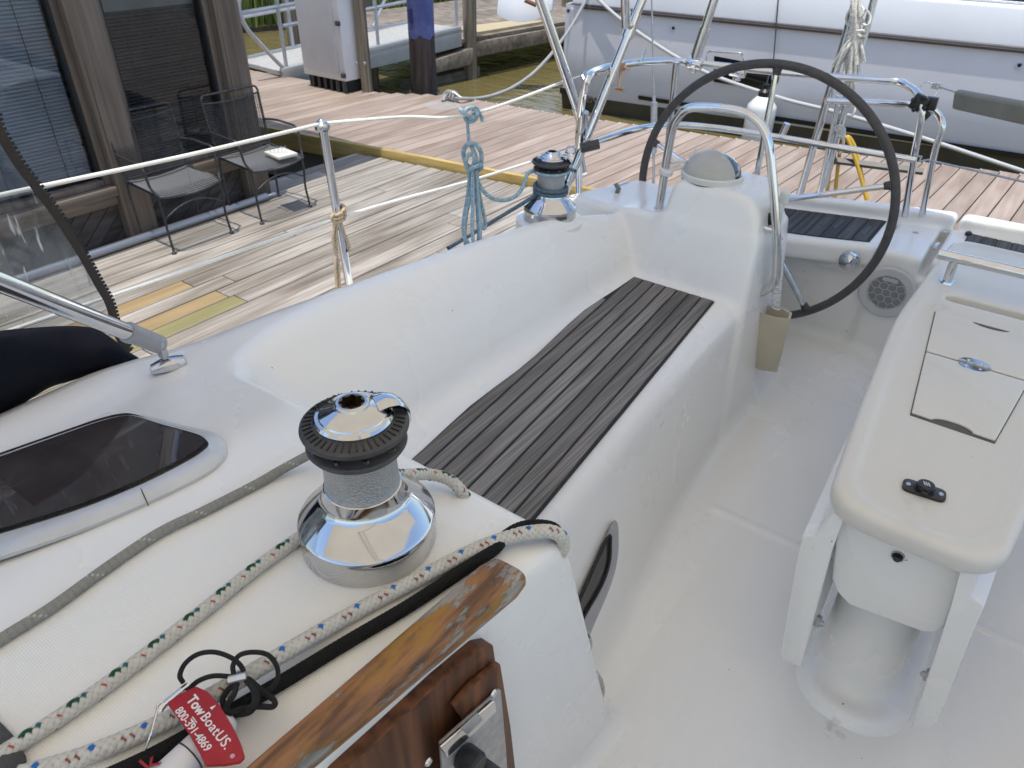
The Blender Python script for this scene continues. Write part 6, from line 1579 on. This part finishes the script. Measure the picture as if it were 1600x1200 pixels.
mb = MB(); mb.tube(smooth(pts[:3]+pp_, 8), .020, 10); obj('line_length', mb, M['dock_rope'], ml)
dc = thing('dock_cleat', 'grey dock cleat with the mooring line made fast, by the water', 'cleat', ka)
mb = MB(); mb.tube([ka+Vector((-.16, .02, .02)), ka+Vector((-.06, .01, .05)), ka+Vector((.06, -.01, .05)), ka+Vector((.16, -.02, .02))], [.012, .022, .022, .012], 10); mb.tube([ka+Vector((-.05, 0, .04)), ka+Vector((-.05, 0, -.08))], .02, 10); mb.tube([ka+Vector((.05, 0, .04)), ka+Vector((.05, 0, -.08))], .02, 10); obj('cleat_horn', mb, M['satin'], dc)
mb = MB(); mb.prism([PZ(x, y, DZ+.003) for x, y in [(660, 153), (690, 147), (704, 152), (690, 159)]], (0, 0, .004)); obj('cleat_plate', mb, M['gasket'], dc)
mb = MB()
for i in range(4): mb.tube(smooth([ka+Vector((-.10+.05*i, -.05, .0)), ka+Vector((-.05+.03*i, .0, .065)), ka+Vector((.04, .04, .03)), ka+Vector((.08-.03*i, -.03, .0))], 6), .014, 8)
obj('hitch', mb, M['dock_rope'], ml)

# ================================================================== water, marsh, far pier, gangway
def water_mat():
    m, nt, b = nodes('brown_creek_water'); L = nt.links.new
    b.inputs['Base Color'].default_value = (.14, .115, .045, 1); b.inputs['Roughness'].default_value = .05; b.inputs['IOR'].default_value = 1.33
    g = N(nt, 'ShaderNodeNewGeometry'); mp = N(nt, 'ShaderNodeMapping'); mp.inputs['Scale'].default_value = (1, 1.6, 1); L(g.outputs['Position'], mp.inputs['Vector'])
    n = N(nt, 'ShaderNodeTexNoise'); n.inputs['Scale'].default_value = 3.2; n.inputs['Detail'].default_value = 4; L(mp.outputs[0], n.inputs['Vector'])
    bp = N(nt, 'ShaderNodeBump'); bp.inputs['Strength'].default_value = .30; bp.inputs['Distance'].default_value = .08; L(n.outputs['Fac'], bp.inputs['Height']); L(bp.outputs[0], b.inputs['Normal'])
    n2 = N(nt, 'ShaderNodeTexNoise'); n2.inputs['Scale'].default_value = .5; L(g.outputs['Position'], n2.inputs['Vector'])
    r = ramp(nt, [(.35, (.125, .102, .040)), (.65, (.165, .137, .058))]); L(n2.outputs['Fac'], r.inputs['Fac']); L(r.outputs['Color'], b.inputs['Base Color'])
    return m
mb = MB(); mb.add([(-400, -400, WZ), (400, -400, WZ), (400, 400, WZ), (-400, 400, WZ)], [(0, 1, 2, 3)]); wt = obj('water', mb, water_mat(), None); tag(wt, 'brown green creek water between the docks', 'water', kind='structure')
bank = [(-60, 3), (-15.0, 8.2), (-14.3, 10.2), (-13.8, 11.6), (-13.4, 13.5), (-12.6, 16.5), (-11, 19.0), (-6, 21), (8, 23), (60, 26)]
mb = MB(); mb.prism([Vector((a, b, WZ-.4)) for a, b in bank]+[Vector((60, 200, WZ-.4)), Vector((-160, 200, WZ-.4)), Vector((-160, 3, WZ-.4))], (0, 0, .50)); bk_ = obj('marsh_bank', mb, mat('dark_mud', (.05, .042, .025), .9, col2=(.075, .065, .035), scale=2), None); tag(bk_, 'muddy bank under the marsh grass', 'bank', kind='structure')
rng = random.Random(9); V, Fq, Cc = [], [], []
bxs = np.array(bank[1:9]); seg = np.r_[0, np.cumsum(np.linalg.norm(np.diff(bxs, axis=0), axis=1))]
for i in range(15000):
    s_ = rng.random()**.9*seg[-1]; d = abs(rng.gauss(0, 1))*1.3
    x = np.interp(s_, seg, bxs[:, 0])-d*.9+rng.uniform(-.1, .1); y = np.interp(s_, seg, bxs[:, 1])+d*.35
    h = rng.uniform(.7, 1.5)*(1+.25*math.sin(x*1.3)+.2*math.sin(y*2.1)); wd = rng.uniform(.012, .028); a = rng.uniform(0, PI); lx, ly = rng.uniform(-.35, .35), rng.uniform(-.35, .35)
    k = len(V); ca, sa = math.cos(a)*wd, math.sin(a)*wd; z0 = WZ+.08
    V += [(x-ca, y-sa, z0), (x+ca, y+sa, z0), (x+ca*.7+lx*.35, y+sa*.7+ly*.35, z0+h*.6), (x-ca*.7+lx*.35, y-sa*.7+ly*.35, z0+h*.6), (x+lx+.002, y+ly, z0+h), (x+lx, y+ly, z0+h)]
    Fq += [(k, k+1, k+2, k+3), (k+3, k+2, k+4, k+5)]
    g_ = rng.random(); c = np.array((.105, .165, .035))*(1-g_)+np.array((.30, .28, .10))*g_*rng.random()+np.array((.03, .05, .01))
    Cc += [(*c, 1)]*6
gr_ = raw('marsh_grass', V, Fq, vcol('marsh_grass_blades', .7), None, Cc, smooth=False); tag(gr_, 'tall green marsh grass along the far bank', 'grass', kind='stuff')
# gangway
gw = thing('gangway', 'white metal gangway with pipe hand rails between the red dock and the pier', 'gangway', (-8.8, 8.2, DZ))
n0, n1 = PZ(443, 124, DZ), PZ(722, 74, DZ); gd = (n1-n0).normalized(); gn = Vector((-gd.y, gd.x, 0)); gn = gn if gn.x < 0 else -gn
if gn.x > 0: gn = -gn
Wg = 1.05; zt0, zt1 = PY(443, 112, n0.y).z, PY(722, 44, n1.y).z
M['white_rail'] = mat('white_galvanised_rail', (.55, .56, .57), .4, .3, col2=(.45, .46, .47), scale=6)
def GP(t, s, z): p = n0.lerp(n1, t)+gn*(s*Wg); p.z = zt0+(zt1-zt0)*t+z; return p
mb = MB(); mb.prism([GP(0, 0, -.005), GP(1, 0, -.005), GP(1, 1, -.005), GP(0, 1, -.005)], (0, 0, -.05)); obj('ramp_deck', mb, mat('pale_grey_grating', (.40, .39, .36), .8, col2=(.33, .32, .29), scale=14, bump=.4, bscale=60), gw)
for s in (0, 1):
    mb = MB(); mb.prism([GP(0, s, .03), GP(1, s, .03), GP(1, s, -.26), GP(0, s, -.22)], gn*.06*(1 if s == 0 else -1)); kb2 = obj('side_beam', mb, mat('pale_side_beam', (.40, .41, .41), .5, col2=(.34, .35, .35), scale=4), gw, bevel=.006)
    if s == 0:
        mb = MB(); c = GP(.30, 0, -.12)-gn*.003; mb.prism([c+gd*a+Vector((0, 0, b)) for a, b in [(-.10, -.03), (.10, -.03), (.10, .03), (-.10, .03)]], -gn*.004); obj('blue_plate', mb, mat('blue_plate', (.06, .08, .16), .5), kb2)
    off_ = .04 if s == 0 else .96
    mb = MB(); hoop = [GP(.02, off_, .02), GP(-.005, off_, .10), GP(-.060, off_, .32), GP(-.115, off_, .56), GP(-.13, off_, .78), GP(-.10, off_, .98), GP(-.02, off_, 1.07), GP(.12, off_, 1.10)]
    mb.tube(smooth(hoop, 8)+[GP(.5, off_, 1.10), GP(1, off_, 1.10)], .026, 12); obj('hand_rail', mb, M['white_rail'], gw)
    for hh_ in (.50, .72):
        mb = MB(); mb.tube([GP(-.125 if hh_ > .6 else .04, off_, hh_), GP(1, off_, hh_)], .022, 10); obj('mid_rail', mb, M['white_rail'], gw)
    for t in (.03, .27, .50, .74, .98):
        mb = MB(); mb.tube([GP(t, off_, .0), GP(t, off_, 1.10)], .024, 10); obj('rail_post', mb, M['white_rail'], gw)
    mb = MB(); mb.tube([GP(.72, off_, .06), GP(.98, off_, 1.05)], .026, 10); obj('rail_brace', mb, M['white_rail'], gw)
# far pier
FZ = PY(735, 58, n1.y+.35).z
fp = thing('timber_pier', 'old grey timber pier on piles over the creek', 'pier', (-7, 11, FZ))
f0, f1 = PZ(733, 60, FZ), PZ(905, 30, FZ); fdv = (f1-f0).normalized(); fn = Vector((-fdv.y, fdv.x, 0))
def FP(u, v, z): return f0+fdv*u+fn*v+Vector((0, 0, z))
mb = MB()
for i in range(19): mb.prism([FP(-.9, .18*i, 0), FP(7, .18*i, 0), FP(7, .18*i+.172, 0), FP(-.9, .18*i+.172, 0)], (0, 0, -.05))
obj('pier_deck', mb, M['far_wood'], fp)
mb = MB(); mb.prism([FP(0, -.02, -.055), FP(7, -.02, -.055), FP(7, -.02, -.27), FP(0, -.02, -.27)], fn*-.07); obj('fascia_board', mb, M['far_wood'], fp, bevel=.01)
mb = MB(); mb.prism([FP(-.9, -.1, -.20), FP(.0, -.1, -.12), FP(.0, -.1, -.36), FP(-.9, -.1, -.38)], fn*.25); obj('end_block', mb, M['far_wood'], fp, bevel=.01)
mb = MB(); mb.prism([FP(-1.2, .1, -.50), FP(.25, .0, -.44), FP(.25, .0, -.78), FP(-1.2, .1, -.74)], fn*.25); obj('cross_beam', mb, mat('algae_stained_timber', (.20, .19, .14), .9, col2=(.10, .095, .06), scale=6, bump=.5), fp, bevel=.01)
for (u, v, zt_, r_) in [(.02, .0, 1.6, .11), (.55, .5, -.05, .08), (2.6, .0, 1.6, .07), (4.2, 1.2, 1.6, .16), (5.8, .1, 1.6, .07), (.9, 3.6, 1.6, .14), (2.7, 3.8, 1.6, .14), (-1.4, 2.6, 1.6, .15), (-1.5, .6, -.05, .1)]:
    mb = MB(); c = FP(u, v, 0); mb.lathe([(r_, WZ-1-FZ), (r_, zt_)], c, 8, Matrix.Rotation(.4, 3, 'Z')); obj('pile', mb, M['post_wood'], fp)
mb = MB(); mb.prism([FP(.35, .12, .003), FP(2.0, .10, .003), FP(1.7, .55, .003), FP(.3, .75, .003)], (0, 0, .04)); obj('pale_ramp_plate', mb, mat('pale_plywood', (.42, .34, .20), .8), fp)
for k, z in enumerate((.75, 1.15)):
    mb = MB(); mb.tube([FP(.02, 3.6, z), FP(7, 3.9, z)], .03, 8); obj('pier_rail', mb, M['far_wood'], fp)
# white inflatable dinghy slung at the pier, only its hull shows at the top
dg = thing('white_dinghy', 'white dinghy hull hanging by the pier, cut by the upper edge of the picture', 'dinghy', PD(830, 5, 12.5))
D_ = 12.0; rows = []
for t in np.linspace(0, 1, 14):
    cpx = 793+85*t; c = PD(cpx, 13-26*(abs(t-.45)*1.6)**2.2+1, D_); r_ = .10+.06*math.sin(PI*t)
    rows.append([c+Vector((0, 0, .5*(k/8)+0))+Vector((.0, -.25*math.cos(PI*k/8*.5), -.15*math.cos(PI*k/8*.5))) for k in range(9)])
mb = MB(); mb.sheet(rows, (0, .04, 0)); obj('dinghy_hull', mb, M['hullw'], dg, fix=True)
mb = MB(); mb.tube([PD(820, 0, D_-.3), PD(838, 8, D_-.3)], .03, 8); mb.tube([PD(838, 8, D_-.3), PD(850, -8, D_-.3)], .02, 8); obj('outboard_bracket', mb, mat('rusty_bracket', (.2, .1, .06), .7), dg)
# trees far behind the marsh
EXPOSURE = 0.84
# ================================================================== light, camera
w = bpy.data.worlds.new('World'); S.world = w; w.use_nodes = True; nt = w.node_tree
bg = nt.nodes['Background']; sky = nt.nodes.new('ShaderNodeTexSky'); sky.sky_type = 'NISHITA'; sky.sun_disc = False
SUN_DIR = Vector((-.01, .15, -1)).normalized()          # direction the light travels
EL = math.asin(-SUN_DIR.z); AZ = math.atan2(-SUN_DIR.x, -SUN_DIR.y)
sky.sun_elevation = EL; sky.sun_rotation = AZ; sky.air_density = 1.0; sky.dust_density = 1.2; sky.altitude = 5
nt.links.new(sky.outputs['Color'], bg.inputs['Color']); bg.inputs['Strength'].default_value = .15
sl = bpy.data.lights.new('sun', 'SUN'); sl.energy = 2.25; sl.angle = rad(.5); sl.color = (1, .955, .88)
so = bpy.data.objects.new('sun', sl); COL.objects.link(so); so.rotation_euler = (-SUN_DIR).to_track_quat('Z', 'Y').to_euler(); so.location = (0, 0, 20)
cd = bpy.data.cameras.new('camera'); co = bpy.data.objects.new('camera', cd); COL.objects.link(co)
cd.sensor_width = 36; cd.lens = 36*F_PX/1600; cd.clip_start = .02; cd.clip_end = 2000
mw = Matrix.Identity(4)
for i in range(3):
    mw[i][0] = RM[i][0]; mw[i][1] = -RM[i][1]; mw[i][2] = -RM[i][2]
mw[2][3] = CAM_H
co.matrix_world = mw
cd.dof.use_dof = True; cd.dof.focus_distance = 1.15; cd.dof.aperture_fstop = 13
S.camera = co
S.view_settings.view_transform = 'Standard'; S.view_settings.look = 'None'; S.view_settings.gamma = 1; S.view_settings.exposure = EXPOSURE
S.render.engine = 'CYCLES'
S.cycles.max_bounces = 10; S.cycles.transparent_max_bounces = 12; S.cycles.use_denoising = True
